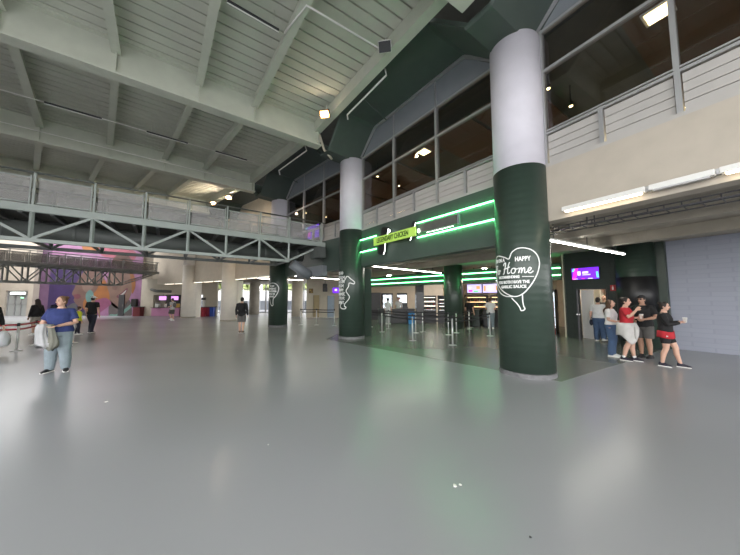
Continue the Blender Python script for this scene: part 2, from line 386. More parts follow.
# unseen outer wall left of the camera, added to hold back side daylight
for k in range(2, NB + 1):
    z0 = {2: 3.0, 5: 3.2}.get(k, 0)   # two bays left open below, placed to let daylight in
    mb = MB(); a = RP(k, TMAX, 0); b = RP(k + 1, TMAX, 0) if k < NB else Vector((-39.6, 27.0, 0)); a.z = b.z = (8.2 + z0) / 2; mb.bar(a, b, .3, 8.2 - z0); struct('wall_left_light_block', mb, M_conc)
# ------------------------------------------------------------------ slab over the lower hall, beams and cable trays
for k in range(NB):
    mb = MB(); slab(mb, k, 0, 1, .42, 12.5, 3.5, 3.7); struct('ceiling_lower_hall', mb, M_conc)
    for o in (2.2, 4.4):
        mb = MB(); slab(mb, k, 0, 1, o, o + .3, 3.22, 3.5); struct('beam_lower_hall', mb, M_conc)
    mb = MB(); a, b = P(k, 0, .75, 3.22), P(k, 1, .75, 3.22)
    for dz in (0, .07): mb.bar(P(k, 0, .62, 3.14 + dz), P(k, 1, .62, 3.14 + dz), .02, .02); mb.bar(P(k, 0, 1.02, 3.14 + dz), P(k, 1, 1.02, 3.14 + dz), .02, .02)
    n = 34
    for i in range(n):
        u = (i + .5) / n; mb.bar(P(k, u, .62, 3.14), P(k, u, 1.02, 3.14), .012, .012); mb.bar(P(k, u, .62, 3.14), P(k, u, .62, 3.22), .012, .012)
    for u in (.15, .5, .85): mb.bar(P(k, u, .62, 3.14), P(k, u, .62, 3.5), .015, .015); mb.bar(P(k, u, 1.02, 3.14), P(k, u, 1.02, 3.5), .015, .015)
    o = obj('cable_tray', mb, M_dark)
    tag(o, ['wire cable tray at the near end of the hall', 'wire cable tray under the cream wall right of the big column', 'wire cable tray under the green sign fascia', 'wire cable tray under the slab behind the footbridge end', 'wire cable tray beyond the third green column', 'wire cable tray between the white columns', 'wire cable tray beyond the farthest white column'][k], 'cable tray', 'cable trays under the slab')
    mb = MB(); mb.tube([P(k, 0, 1.6, 3.34), P(k, 1, 1.6, 3.34)], .035, 8); mb.tube([P(k, 0, 1.35, 3.28), P(k, 1, 1.35, 3.28)], .02, 8)
    if k in (1, 2): tag(obj('pipe', mb, M_conc, smooth=True), ['pair of ceiling pipes right of the big column', 'pair of ceiling pipes under the shop slab'][k - 1], 'pipe')

# ------------------------------------------------------------------ columns
M_colg = mat('green_column_paint', (.034, .054, .042), .36, noise=.06, nscale=2.5)
def ring_bump(m, sc):
    nt = m.node_tree; b = nt.nodes['Principled BSDF']; tc = nt.nodes.new('ShaderNodeTexCoord'); w = nt.nodes.new('ShaderNodeTexWave'); w.bands_direction = 'Z'; w.inputs['Scale'].default_value = sc; w.inputs['Distortion'].default_value = .4
    bp = nt.nodes.new('ShaderNodeBump'); bp.inputs['Strength'].default_value = .22; bp.inputs['Distance'].default_value = .01
    nt.links.new(tc.outputs['Object'], w.inputs['Vector']); nt.links.new(w.outputs['Fac'], bp.inputs['Height']); nt.links.new(bp.outputs['Normal'], b.inputs['Normal'])
ring_bump(M_colg, 2.1)
RC = .54
def column(k, label, low, up, pier=None):
    c = CP[k]; t = thing('column', label, 'column', c)
    mb = MB(); mb.lathe(c, [(RC, .1), (RC, 4.46)], 64); o = obj('lower_shaft', mb, low, t, True); o.data.polygons.foreach_set('use_smooth', [len(p.vertices) < 5 for p in o.data.polygons])
    mb = MB(); mb.lathe(c, [(RC - .012, 4.46), (RC - .012, 7.5)], 64); o = obj('upper_shaft', mb, up, t, True); o.data.polygons.foreach_set('use_smooth', [len(p.vertices) < 5 for p in o.data.polygons])
    mb = MB(); mb.lathe(c, [(RC + .012, 0), (RC + .012, .085), (RC - .02, .1)], 64); obj('base_ring', mb, mat('scuffed_base_grey', (.15, .15, .155), .5, noise=.25, nscale=9) if low is M_colg else M_conc, t, False)
    if pier:
        n = MIT[k].normalized(); x = Vector((-n.y, n.x, 0)); mb = MB(); mb.box(c + n * .55 + UP * (ZB[min(k, 6)] / 2), (.8, .34, ZB[min(k, 6)]), (n, x, UP)); obj('pier', mb, pier, t, bevel=.01)
    return t
col_big = column(2, 'large green and purple-lit white column with heart lettering in the foreground', M_colg, M_white)
col_mid = column(3, 'second green column with a white outline figure, left of the lime sign', M_colg, M_white, M_colg)
col_far = column(4, 'third green column with balloon lettering under the footbridge end', M_colg, M_white)
column(5, 'nearer of the two cream columns, left of the man in black', M_cream_col, M_cream_col, M_cream_col)
column(6, 'farther of the two cream columns, beside the pink counter', M_cream_col, M_cream_col, M_cream_col)
def round_col(x, y, r, label, m, band=None):
    t = thing('column', label, 'column', (x, y, 0)); c = Vector((x, y, 0))
    mb = MB(); mb.lathe(c, [(r, 0), (r, 3.5)], 40); obj('shaft', mb, m, t, True)
    if band:
        mb = MB(); mb.lathe(c, [(r + .015, band[0]), (r + .015, band[1])], 40); obj('black_band', mb, M_black, t, True)
    return t
round_col(9.22, 9.62, .52, 'dark green inner column behind the queue of people', M_colg, (1.15, 2.35))
round_col(4.75, 15.85, .52, 'dark green column in front of the food counters', M_colg)
round_col(-.62, 21.3, .5, 'dark green column peeking out right of the second column', M_colg)
round_col(-6.75, 25.9, .5, 'beige inner column beside the cream door wall', M_cwall)
round_col(-12.1, 29.2, .5, 'grey inner column before the bright glazed wall', M_conc)

# ------------------------------------------------------------------ lettering and outlines wrapped on the green columns
def on_col(k, ang, z, r=RC): a = R(ang); return CP[k] + Vector((math.cos(a) * r, math.sin(a) * r, z))
def smooth_path(pts, closed=True, n=6):
    out = []; K = len(pts)
    for i in range(K if closed else K - 1):
        p0 = pts[(i - 1) % K] if closed or i > 0 else pts[i]; p1 = pts[i]; p2 = pts[(i + 1) % K]; p3 = pts[(i + 2) % K] if closed or i + 2 < K else p2
        for j in range(n):
            t = j / n
            out.append(tuple(.5 * (2 * p1[d] + (p2[d] - p0[d]) * t + (2 * p0[d] - 5 * p1[d] + 4 * p2[d] - p3[d]) * t * t + (3 * p1[d] - p0[d] - 3 * p2[d] + p3[d]) * t ** 3) for d in (0, 1)))
    if not closed: out.append(pts[-1])
    return out
def col_stroke(mb, k, pts, w, closed=True, sm=True):
    q = smooth_path(pts, closed) if sm else list(pts); K = len(q); kpd = R(1) * RC; r0, r1 = RC - .002, RC + .006
    rings = []
    for i in range(K):
        a = q[(i - 1) % K] if closed or i > 0 else q[i]; b = q[(i + 1) % K] if closed or i < K - 1 else q[i]
        tx, tz = (b[0] - a[0]) * kpd, b[1] - a[1]; l = math.hypot(tx, tz) or 1; nx, nz = -tz / l * w / 2, tx / l * w / 2
        A, z = q[i]; rings.append([on_col(k, A + nx / kpd, z + nz, r0), on_col(k, A - nx / kpd, z - nz, r0), on_col(k, A - nx / kpd, z - nz, r1), on_col(k, A + nx / kpd, z + nz, r1)])
    mb.loft(rings, True, closed=closed)
def col_text(mb, k, txt, ang, z, size, width=None, tilt=0.0, bold=.004):
    v, f = text_mesh(txt, size, .003, 1.0, bold)
    xs = [p[0] for p in v]; w = max(xs) - min(xs); sc = (width / w) if width else 1.0
    mb.add([on_col(k, ang + math.degrees(x * sc / RC), z + y + tilt * x * sc, RC + .003 + zz) for x, y, zz in v], f)
def scribble(mb, k, a0, a1, z, h, n, w):   # a row of small letter-like strokes, too small in the photo to read
    step = (a1 - a0) / n
    for i in range(n):
        x0 = a0 + i * step + step * .12; x1 = a0 + (i + 1) * step - step * .12; xm = (x0 + x1) / 2; c = random.choice('oncse')
        p = {'o': [(x0, z), (xm, z + h / 2), (x1, z), (xm, z - h / 2), (x0, z)], 'n': [(x0, z - h / 2), (x0, z + h / 2), (x1, z + h / 2), (x1, z - h / 2)],
             'c': [(x1, z + h / 2), (x0, z + h / 3), (x0, z - h / 3), (x1, z - h / 2)], 's': [(x1, z + h / 2), (x0, z + h / 4), (x1, z - h / 4), (x0, z - h / 2)],
             'e': [(x0, z), (x1, z + h / 6), (xm, z + h / 2), (x0, z), (x1, z - h / 2)]}[c]
        col_stroke(mb, k, p, w, False, False)
def decal(name, mb, col, label=None):
    o = obj(name, mb, M_decal, col)
    if label: o['label'] = label
mb = MB()
heart = [(-143.2, 2.395), (-146.7, 2.451), (-140.1, 2.574), (-128.6, 2.647), (-115.4, 2.654), (-99.8, 2.599), (-89.0, 2.486), (-85.3, 2.333), (-89.1, 2.166), (-97.0, 2.001), (-108.3, 1.838), (-121.7, 1.701), (-138.0, 1.652), (-160, 1.735), (-180, 1.88), (-193, 2.03), (-200, 2.2), (-201, 2.36), (-196, 2.5), (-186, 2.545), (-174, 2.547), (-156.7, 2.493)]
col_stroke(mb, 2, heart[1:], .022)
col_stroke(mb, 2, [(-138.0, 1.652), (-158, 1.66), (-176, 1.74), (-190, 1.88), (-199, 2.05)], .018, False)
col_stroke(mb, 2, [(-144.0, 1.624), (-137, 1.55), (-133.0, 1.507), (-128, 1.43), (-125.1, 1.364), (-118.3, 1.393), (-120.3, 1.46), (-121.6, 1.55), (-121.8, 1.687)], .02, False)
decal('heart_outline', mb, col_big)
mb = MB()
for w_, a_, z_, s_, l_ in (('HAPPY', -118.7, 2.428, .13, .29), ("I'M ON A", -174, 2.435, .105, .31), ('RECOMMENDING', -152, 2.06, .075, .49), ('YOU BOTH HAVE THE', -143.5, 1.953, .085, .69), ('GARLIC SAUCE', -142, 1.856, .085, .54)):
    mb = MB(); col_text(mb, 2, w_, a_, z_, s_, l_); decal('printed_lettering', mb, col_big)
mb = MB(); col_stroke(mb, 2, [(-121, 2.062), (-110, 2.06), (-98, 2.057)], .013, False); decal('rule', mb, col_big)
# the handwritten words, drawn as pen strokes (x to the right in metres from the middle, y up)
def script(mb, k, strokes, ang0, z0, sc, w):
    for st in strokes: col_stroke(mb, k, [(ang0 + math.degrees(x * sc / RC), z0 + y * sc) for x, y in st], w, False)
H_ = [[(0, .75), (.06, .9), (.2, 1.0), (.22, .8), (.1, .35), (.02, .05), (-.1, .0)], [(.62, 1.02), (.52, .8), (.42, .4), (.4, .05), (.5, .02), (.6, .12)], [(.02, .42), (.2, .46), (.5, .55), (.62, .6)]]
O_ = [[(.3, .45), (.12, .42), (.0, .2), (.08, .02), (.25, .04), (.36, .25), (.3, .45), (.42, .36), (.55, .4)]]
M_ = [[(0, .4), (.08, .42), (.06, .2), (.0, .0), (.1, .3), (.22, .45), (.26, .3), (.2, .0), (.32, .32), (.44, .45), (.47, .25), (.45, .05), (.55, .02), (.65, .14)]]
E_ = [[(0, .14), (.18, .24), (.26, .4), (.14, .46), (.02, .25), (.06, .04), (.22, .0), (.42, .16)]]
T_ = [[(-.1, .85), (.1, .98), (.5, .95)], [(.3, .95), (.22, .5), (.1, .05), (-.05, .0)]]
def shift(g, dx): return [[(x + dx, y) for x, y in s] for s in g]
mb = MB(); word = shift(H_, 0) + shift(O_, .72) + shift(M_, 1.32) + shift(E_, 2.02)
script(mb, 2, word, -161, 2.135, .24, .021); script(mb, 2, shift(T_, 0) + shift(O_, .5), -193, 2.14, .2, .02)
decal('handwritten_lettering', mb, col_big)
mb = MB()
col_stroke(mb, 3, [(-122.4, 2.319), (-107.0, 2.516), (-91.0, 2.405), (-74.7, 2.279), (-78.6, 2.205), (-96.7, 2.241), (-100.6, 2.097), (-110.7, 1.952), (-108.5, 1.862), (-96.4, 1.699), (-102.2, 1.555), (-116.8, 1.41), (-119.0, 1.32), (-111.0, 1.266), (-118.9, 1.201), (-137.7, 1.226), (-145.1, 1.334), (-134.8, 1.43), (-146, 1.5), (-166, 1.4), (-180, 1.45), (-186, 1.7), (-188, 2.0), (-184, 2.3), (-165, 2.46), (-140, 2.44)], .03)
decal('figure_outline', mb, col_mid)
mb = MB()
for i in range(8):
    mb = MB(); scribble(mb, 3, -174 + (i * 37 % 9), -126 + (i * 23 % 13), 2.64 - i * .168 if i else 2.66, .125, 5 + i % 3, .022); decal('printed_lettering', mb, col_mid)
mb = MB()
col_stroke(mb, 4, [(-102.7, 2.516), (-82.1, 2.42), (-71.1, 2.213), (-76.7, 1.964), (-89.0, 1.756), (-102.3, 1.612), (-104, 1.4), (-103.5, 1.241), (-114.0, 1.219), (-124.1, 1.384), (-134, 1.62), (-155, 1.75), (-166, 1.98), (-163, 2.25), (-148, 2.41), (-125.5, 2.5)], .035)
decal('balloon_outline', mb, col_far)
for i, (a0, a1, n) in enumerate(((-133, -98, 4), (-150, -88, 8), (-152, -84, 10), (-150, -92, 7), (-138, -98, 5))):
    mb = MB(); scribble(mb, 4, a0, a1, 2.34 - i * .15, .1, n, .026); decal('printed_lettering', mb, col_far)
# ------------------------------------------------------------------ footbridges
def bridge(root, P0, ang, width, n, step, r0, zt, zb, zrail, msteel, mdark, mscreen, up_left=True, duct=True, screen_every=1):
    e = Vector((-math.cos(R(ang)), -math.sin(R(ang)), 0)); q = Vector((e.y, -e.x, 0))   # q points to the far side
    if q.y < 0: q = -q
    P0 = Vector(P0); Lr = r0 + step * n
    def B(r, w, z): v = P0 + e * r + q * w; v.z = z; return v
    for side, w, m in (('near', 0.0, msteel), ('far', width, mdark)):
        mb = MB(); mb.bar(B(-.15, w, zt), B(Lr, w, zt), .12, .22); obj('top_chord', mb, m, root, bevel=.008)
        mb = MB(); mb.bar(B(r0 - .02 if up_left else r0, w, zb), B(Lr if not up_left else Lr, w, zb), .11, .11); obj('bottom_chord', mb, m, root, bevel=.008)
        mb = MB(); mb.bar(B(.1, w, zt - .1), B(r0, w, zb + .03), .08, .08); obj('diagonal', mb, m, root)
        for i in range(n + 1):
            r = r0 + i * step
            mb = MB(); mb.bar(B(r, w, zb + .05), B(r, w, zt - .1), .075, .075); obj('vertical', mb, m, root)
            if i < n:
                a, b = (r, r + step)
                mb = MB()
                if i % 2 == 0: mb.bar(B(a + .04, w, zb + .05), B(b - .04, w, zt - .1), .07, .07)
                else: mb.bar(B(a + .04, w, zt - .1), B(b - .04, w, zb + .05), .07, .07)
                obj('diagonal', mb, m, root)
        # railing: posts, perforated screens and handrail
        mb = MB(); mb.tube([B(-.1, w, zrail + .04), B(Lr, w, zrail + .04)], .03, 8); obj('handrail', mb, mdark, root, True)
        k = 0; r = .05; posts = [.05] + [r0 + i * step for i in range(n + 1)]
        for i, r in enumerate(posts):
            mb = MB(); mb.box(B(r, w - .03, (zt + zrail) / 2 + .05), (.05, .05, zrail - zt - .05), (e, q, UP)); mb.box(B(r + .07, w - .03, (zt + zrail) / 2 + .03), (.03, .04, zrail - zt - .16), (e, q, UP)); obj('rail_post', mb, m, root)
            if i + 1 < len(posts):
                r2 = posts[i + 1]
                mb = MB(); mb.box(B((r + r2) / 2, w, (zt + zrail) / 2 + .015), (r2 - r - .16, .012, zrail - zt - .29), (e, q, UP)); obj('screen_panel', mb, mscreen, root)
                for zz in (zrail - .12, zt + .16): mb = MB(); mb.bar(B(r + .05, w, zz), B(r2 - .05, w, zz), .03, .03); obj('screen_rail', mb, m, root)
    mb = MB(); a0, a1, b1, b0 = B(-.15, .06, 0), B(Lr, .06, 0), B(Lr, width - .06, 0), B(-.15, width - .06, 0)
    mb.hexa([p + UP * (zt - .02) for p in (a0, a1, b1, b0)] + [p + UP * (zt + .06) for p in (a0, a1, b1, b0)]); obj('deck', mb, M_concd, root)
    for i in range(int(Lr / .62)):
        mb = MB(); mb.bar(B(.1 + i * .62, .06, zt - .08), B(.1 + i * .62, width - .06, zt - .08), .09, .12); obj('floor_joist', mb, mdark, root)
    for i in range(0, n, 1):   # bracing in the plane of the bottom chords
        r = r0 + i * step; mb = MB(); mb.bar(B(r, .05, zb), B(r, width - .05, zb), .06, .06); obj('cross_tie', mb, mdark, root)
    if duct:
        mb = MB(); mb.tube([B(.6, width * .55, zb + .43), B(Lr, width * .55, zb + .43)], .27, 20)
        o = obj('duct', mb, M_steeld, root, True); o['label'] = 'round dark ventilation duct'
        for i in range(8): mb = MB(); mb.tube([B(.9 + i * 1.5, width * .55, zb + .43), B(.96 + i * 1.5, width * .55, zb + .43)], .285, 20); obj('duct_collar', mb, M_steeld, root)
    return B
br = thing('footbridge', 'nearer steel truss footbridge with screened railings crossing the hall', 'footbridge', (-2.3, 13.2, 3.2))
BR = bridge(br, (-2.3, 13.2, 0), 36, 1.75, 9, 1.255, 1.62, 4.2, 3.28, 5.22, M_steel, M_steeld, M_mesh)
# support strut and bearing at the building end
mb = MB(); mb.tube([BR(.2, .9, 2.75), BR(1.15, .9, 3.3)], .24, 16); obj('support_strut', mb, M_panel, br, True)
mb = MB(); a = W(3, 2.1, -.35, 3.75); mb.box(a, (.9, .35, .5), (BD[3], BN[3], UP)); obj('bearing', mb, M_steeld, br, bevel=.02)
mb = MB(); a = W(3, 3.2, .0, 2.95); mb.box(a, (2.4, .3, .5), (BD[3], BN[3], UP)); struct('beam_under_footbridge', mb, M_panel)
br2 = thing('footbridge', 'farther steel truss footbridge hanging in front of the colourful mural', 'footbridge', (-19.8, 25.75, 2.7))
M_steelm = mat('far_bridge_steel', (.20, .21, .20), .5, noise=.05)
B2 = bridge(br2, (-19.8, 25.75, 0), 60, 1.7, 9, .86, 2.5, 4.02, 2.78, 4.93, M_steelm, M_steelm, M_mesh2, duct=False)
mb = MB(); mb.tube([(-20.9, 26.6, 2.5), (-19.9, 25.9, 2.35), (-18.6, 26.0, 2.3)], .13, 10); obj('support_strut', mb, M_steeld, br2, True)

# ------------------------------------------------------------------ illuminated sign and neon on the green fascia (bay 2)
def sface(k, s, z, off): return W(k, s, off, z)
t = thing('shop_sign', 'lime green LEGENDARY CHICKEN sign board on the green fascia', 'sign', W(2, 4.18, 0, 3.58))
mb = MB(); wslab(mb, 2, 3.12, 5.26, -.14, -.09, 3.58, 3.88); o = obj('sign_board', mb, M_lime, t, bevel=.006)
v, f = text_mesh('LEGENDARY CHICKEN', .25, .004, 1.0, .005)
xs = [p[0] for p in v]; sc = 1.62 / (max(xs) - min(xs)); u = -BD[2]; c = W(2, 4.24, -.146, 3.73)
mb = MB(); mb.add([c + u * (x * sc) + UP * y - BN[2] * z for x, y, z in v], f); obj('sign_lettering', mb, mat('sign_ink', (.05, .11, .02), .5), t)
mb = MB(); wslab(mb, 2, 3.4, 5.0, -.09, .13, 3.68, 3.78); obj('bracket', mb, M_dark, t)
def ring_bone(s0, z0, s1, z1, wide):   # dark drumstick-like bar behind the board with a glowing edge
    a = Vector((s0, z0)); b = Vector((s1, z1)); d = (b - a).normalized(); nrm = Vector((-d.y, d.x)); pts = []
    L = (b - a).length
    for t_, w in ((0, .35), (.04, .8), (.15, 1), (.5, .72), (.85, .9), (.95, .85), (1, .35)): pts.append((a + d * L * t_, w))
    l = [p + nrm * wide * w for p, w in pts]; r_ = [p - nrm * wide * w for p, w in pts]
    return l + r_[::-1], r_, l
for (s0, z0, s1, z1, wd_, nm) in ((4.98, 3.22, 4.68, 4.2, .2, 0), (3.52, 3.5, 3.24, 4.08, .07, 1)):
    poly, ra, la = ring_bone(s0, z0, s1, z1, wd_)
    mb = MB(); mb.prism([W(2, p.x, -.06, p.y) for p in poly], BN[2] * .06); obj('dark_slash', mb, M_black, t)
    edge = ra if ra[2].x < la[2].x else la
    mb = MB()
    for a, b in list(zip(edge, edge[1:]))[1:5]: mb.bar(W(2, a.x, -.035, a.y), W(2, b.x, -.035, b.y), .022, .022)
    o = obj('glowing_edge', mb, M_glow, t); o['label'] = 'white lit edge'
mb = MB(); mb.ell(W(2, 4.5, -.03, 4.02), (.05, .05, .06), 8, 5); mb.ell(W(2, 3.08, -.03, 3.74), (.04, .04, .07), 8, 5); obj('glowing_dot', mb, M_glow, t)
def neon(k, s0, s1, off, z, label, group, r=.019):
    mb = MB(); mb.tube([W(k, s0, off, z), W(k, s1, off, z)], r, 8); o = obj('neon_tube', mb, M_neon); tag(o, label, 'neon light', group)
    mb = MB()
    n = max(2, int(abs(s1 - s0) / 1.2))
    for i in range(n):
        s = s0 + (s1 - s0) * (i + .5) / n; wslab(mb, k, s - .02, s + .02, off, off + .12, z - .015, z + .015)
    obj('clip', mb, M_dark, o)
G = 'green neon tubes on the front fascia'
neon(2, .5, 3.22, .06, 4.03, 'upper green neon tube on the fascia right of the lime sign', G); neon(2, .5, 3.22, .06, 3.56, 'lower green neon tube on the fascia right of the lime sign', G)
neon(2, 5.35, 6.42, .06, 4.01, 'upper short green neon tube left of the lime sign', G); neon(2, 5.35, 6.42, .06, 3.51, 'lower short green neon tube left of the lime sign', G)
t = thing('sign_plate', 'dark unlit sign plate between the two neon tubes', 'sign', W(2, 2.4, .05, 3.69))
mb = MB(); wslab(mb, 2, 1.72, 3.08, .02, .1, 3.68, 3.95); obj('plate', mb, M_concd, t, bevel=.01)
mb = MB(); wslab(mb, 2, 1.64, 1.70, .03, .1, 3.66, 3.97); obj('end_bracket', mb, M_panel, t)
mb = MB()
for i in range(11):
    s = 2.75 - i * .09; wslab(mb, 2, s, s + (.03 if i % 3 else .05), .03, .06, 3.635 + .006 * (i % 2), 3.652)
obj('lit_letter_edge', mb, M_glow, t)

# ------------------------------------------------------------------ linear lights
def hang_light(a, b, label):
    a = Vector(a); b = Vector(b); t = thing('linear_light', label, 'light', (a + b) / 2, group='long hanging strip lights')
    mb = MB(); mb.bar(a + UP * .035, b + UP * .035, .07, .05); obj('housing', mb, M_wplastic, t)
    mb = MB(); mb.bar(a, b, .065, .025); obj('diffuser', mb, M_tube, t)
    for f in (.06, .45, .86):
        p = a.lerp(b, f); mb = MB(); mb.tube([p + UP * .05, (p.x, p.y, 3.5)], .012, 6); obj('suspension_rod', mb, M_dark, t)
hang_light((4.36, 6.72, 3.04), (8.2, 8.9, 3.04), 'long strip light hanging over the queue right of the big column')
hang_light((.1, 12.15, 3.04), (3.95, 15.5, 3.04), 'long strip light hanging behind the lime sign fascia')
hang_light((-4.75, 17.6, 3.04), (-2.3, 20.6, 3.04), 'long strip light hanging left of the second green column')
hang_light((-8.0, 19.2, 3.04), (-5.2, 21.4, 3.04), 'strip light hanging behind the third green column')
def wall_light(k, segs, z, off, label, group=None):
    s0, s1 = segs[0][0], segs[-1][1]
    t = thing('wall_light', label, 'light', W(k, (s0 + s1) / 2, off, z), group=group)
    mb = MB(); wslab(mb, k, s0, s1, off + .02, off + .1, z + .02, z + .10); obj('track', mb, M_alu, t)
    for a, b, lit in segs:
        mb = MB(); wslab(mb, k, a, b, off - .07, off + .03, z, z + .09)
        obj('housing' , mb, M_wplastic, t, bevel=.01)
        mb = MB(); wslab(mb, k, a + .05, b - .05, off - .06, off + .02, z - .02, z)
        obj('tube' if lit else 'unlit_tube', mb, (M_warm if k < 4 else M_warmfar) if lit else M_alu, t)
wall_light(1, [(2.75, 4.12, True), (4.16, 4.84, False), (4.88, 6.1, True)], 3.34, .03, 'row of strip lights along the foot of the cream wall right of the big column')
wall_light(4, [(1.0, 2.3, True), (2.5, 3.9, True), (4.1, 5.6, True)], 3.0, .03, 'slanting row of strip lights under the far cream wall beside the third green column')
wall_light(5, [(.8, 2.2, True), (2.4, 3.8, True), (4.0, 5.4, True)], 2.98, .03, 'row of strip lights under the cream wall between the two cream columns')
wall_light(6, [(.8, 2.2, True), (2.4, 3.8, True)], 2.96, .03, 'row of strip lights under the cream wall left of the farther cream column')

# ------------------------------------------------------------------ roof lamps, pipes and conduits
def floodlight(x, y, z, lit, label):
    c = Vector((x, y, z)); t = thing('floodlight', label, 'lamp', c, group='floodlights under the roof' if lit else None)
    d = Vector((-.1, -.62, -.66)).normalized(); a = d.cross(UP).normalized(); b = a.cross(d).normalized()
    mb = MB(); mb.box(c, (.34, .26, .12), (a, b, d)); obj('housing', mb, M_wplastic if not lit else M_dark, t, bevel=.015)
    mb = MB(); mb.box(c + d * .066, (.31, .23, .012), (a, b, d)); obj('lens', mb, M_floodrim if lit else M_dark, t)
    if lit: mb = MB(); mb.ell(c + d * .085 - a * .07, (.06, .06, .06), 10, 6); mb.ell(c + d * .085 + a * .07, (.06, .06, .06), 10, 6); obj('bulbs', mb, M_flood if y < 12 else M_floodfar, t)
    mb = MB(); mb.bar(c - a * .17, c - a * .17 - d * .2, .02, .04); mb.bar(c + a * .17, c + a * .17 - d * .2, .02, .04); mb.bar(c - a * .18 - d * .2, c + a * .18 - d * .2, .02, .04); mb.tube([c - d * .2, c - d * .3 + UP * .25], .02, 6); obj('yoke', mb, M_wplastic, t)
floodlight(-1.59, 9.34, 8.12, True, 'glowing warm floodlight at the roof edge above the second column')
floodlight(.39, 6.76, 8.16, False, 'unlit square floodlight on the roof edge above the big column')
floodlight(-8.87, 17.05, 8.0, True, 'glowing floodlight farther off above the footbridge railing'); floodlight(-10.43, 18.15, 8.0, True, 'faint floodlight farthest left above the footbridge railing')
def ppipe(pts, r, label, m=None, grp=None):
    mb = MB(); mb.tube(pts, r, 8); return tag(obj('pipe', mb, m or M_roof, smooth=True), label, 'pipe', grp)
e1 = lambda k, u, t, z: RP(k, t, z).lerp(RP(k + 1, t, z), u)
ppipe([e1(2, .42, 1.5, 8.3), e1(2, .42, 1.45, 8.12), e1(2, .74, 1.42, 8.12), e1(2, .75, 1.35, 8.0)], .028, 'white pipe along the roof edge beam above the sign', M_wplastic)
ppipe([(.43, 6.85, 8.18), (.38, 6.9, 8.15), (-1.42, 5.72, 8.14), (-2.1, 6.35, 8.12)], .025, 'white pipe across the ceiling from the unlit floodlight', M_wplastic)
ppipe([e1(2, .62, 1.35, 8.3), e1(2, .62, .3, 7.9)], .02, 'thin dark stay pipe on the soffit above the second column', M_soffit)
ppipe([e1(3, .2, 1.5, 8.3), e1(3, .2, 1.42, 8.1), e1(3, .6, 1.42, 8.1), e1(3, .62, 1.3, 7.95)], .03, 'white pipe along the roof edge beam left of the second column', M_wplastic)
ppipe([e1(3, .62, 1.3, 8.0), e1(3, .62, .3, 7.8)], .02, 'thin dark stay pipe on the soffit left of the second column', M_soffit)
ppipe([RP(3, 1.75, 7.95) + Vector((.1, .0, .2)), RP(3, 1.55, 7.6) + Vector((.12, .05, 0)), RP(3, 1.3, 7.35) + Vector((.2, .2, 0))], .05, 'short bent drain pipe hanging at the beam end by the glowing floodlight', M_cwall)
ppipe([e1(3, .55, 2.0, 8.0), e1(3, .55, 12, 8.0)], .016, 'thin conduit across the ceiling carrying the dark tube lights', M_wplastic)
ppipe([e1(3, .90, 2.0, 7.86), e1(3, .90, 12, 7.86)], .016, 'thin conduit running in front of the second roof beam', M_wplastic)
def tube_lamp(p, q, label):
    p = Vector(p); q = Vector(q); t = thing('tube_light', label, 'light', (p + q) / 2, group='unlit tube lights on the ceiling')
    mb = MB(); mb.bar(p + UP * .04, q + UP * .04, .085, .05); obj('housing', mb, M_dark, t, bevel=.008)
    mb = MB(); mb.tube([p + UP * .01, q + UP * .01], .018, 8); obj('tube', mb, M_wplastic, t)
    for f in (.1, .9): a = p.lerp(q, f); mb = MB(); mb.tube([a + UP * .05, a + UP * .5], .008, 5); obj('hanger', mb, M_roof, t)
tube_lamp((-3.1, 5.55, 8.0), (-2.2, 6.22, 8.0), 'unlit tube light at the top of the ceiling, nearest of them all')
for i, (t0, lb) in enumerate(((3.1, 'unlit tube light on the ceiling conduit nearest the edge beam'), (5.4, 'unlit tube light in the middle of the ceiling conduit'), (7.9, 'unlit tube light on the ceiling conduit farther from the building'), (10.4, 'unlit tube light on the ceiling conduit at the far left'))):
    tube_lamp(e1(3, .55, t0, 7.95), e1(3, .55, t0 + 1.3, 7.95), lb)
mb = MB(); c = Vector((-1.75, 4.9, 8.2)); mb.box(c, (.3, .3, .1)); t = tag(obj('junction_box', mb, M_wplastic, bevel=.02), 'small white junction box on the ceiling at the top edge', 'box')
mb = MB(); mb.tube([c + UP * .1, c + UP * .45], .02, 6); obj('stem', mb, M_dark, t)

# ------------------------------------------------------------------ right: block wall, dark green wall with screen and door
mb = MB(); wslab(mb, 1, -4.5 + ML[1], ML[1] - .83, 7.0, 7.25, 0, 3.5); struct('wall_right', mb, M_bluewall)
mb = MB(); wslab(mb, 1, ML[1] - .83, ML[1] - .45, 6.8, 7.25, 0, 3.5); struct('wall_right_pilaster', mb, M_green)
S1 = ML[1]
mb = MB(); wslab(mb, 1, S1 - .45, S1 + .84, 7.0, 7.2, 0, 3.5); wslab(mb, 1, S1 + 1.77, S1 + 2.24, 7.0, 7.2, 0, 3.5); wslab(mb, 1, S1 + .84, S1 + 1.77, 7.0, 7.2, 1.98, 3.5); struct('wall_right_dark', mb, M_greenwall)
mb = MB(); wslab(mb, 1, S1 + 2.2, S1 + 2.3, 7.0, 11, 0, 3.5); struct('wall_right_side', mb, M_cwall)
d1 = sroot('door_1', W(1, S1 + 1.35, 7.1, 0))
mb = MB(); h0 = W(1, S1 + 1.77, 6.99, 0); dirn = (BD[1] * -.35 - BN[1] * .94).normalized(); wv = Vector((-dirn.y, dirn.x, 0))
mb.box(h0 + dirn * .30 + UP * .99, (.6, .045, 1.94), (dirn, wv, UP)); lf = obj('leaf', mb, M_dark, d1)
mb = MB(); mb.box(h0 + dirn * .5 + UP * 1.0, (.09, .11, .03), (dirn, wv, UP)); obj('handle', mb, M_inox, lf)
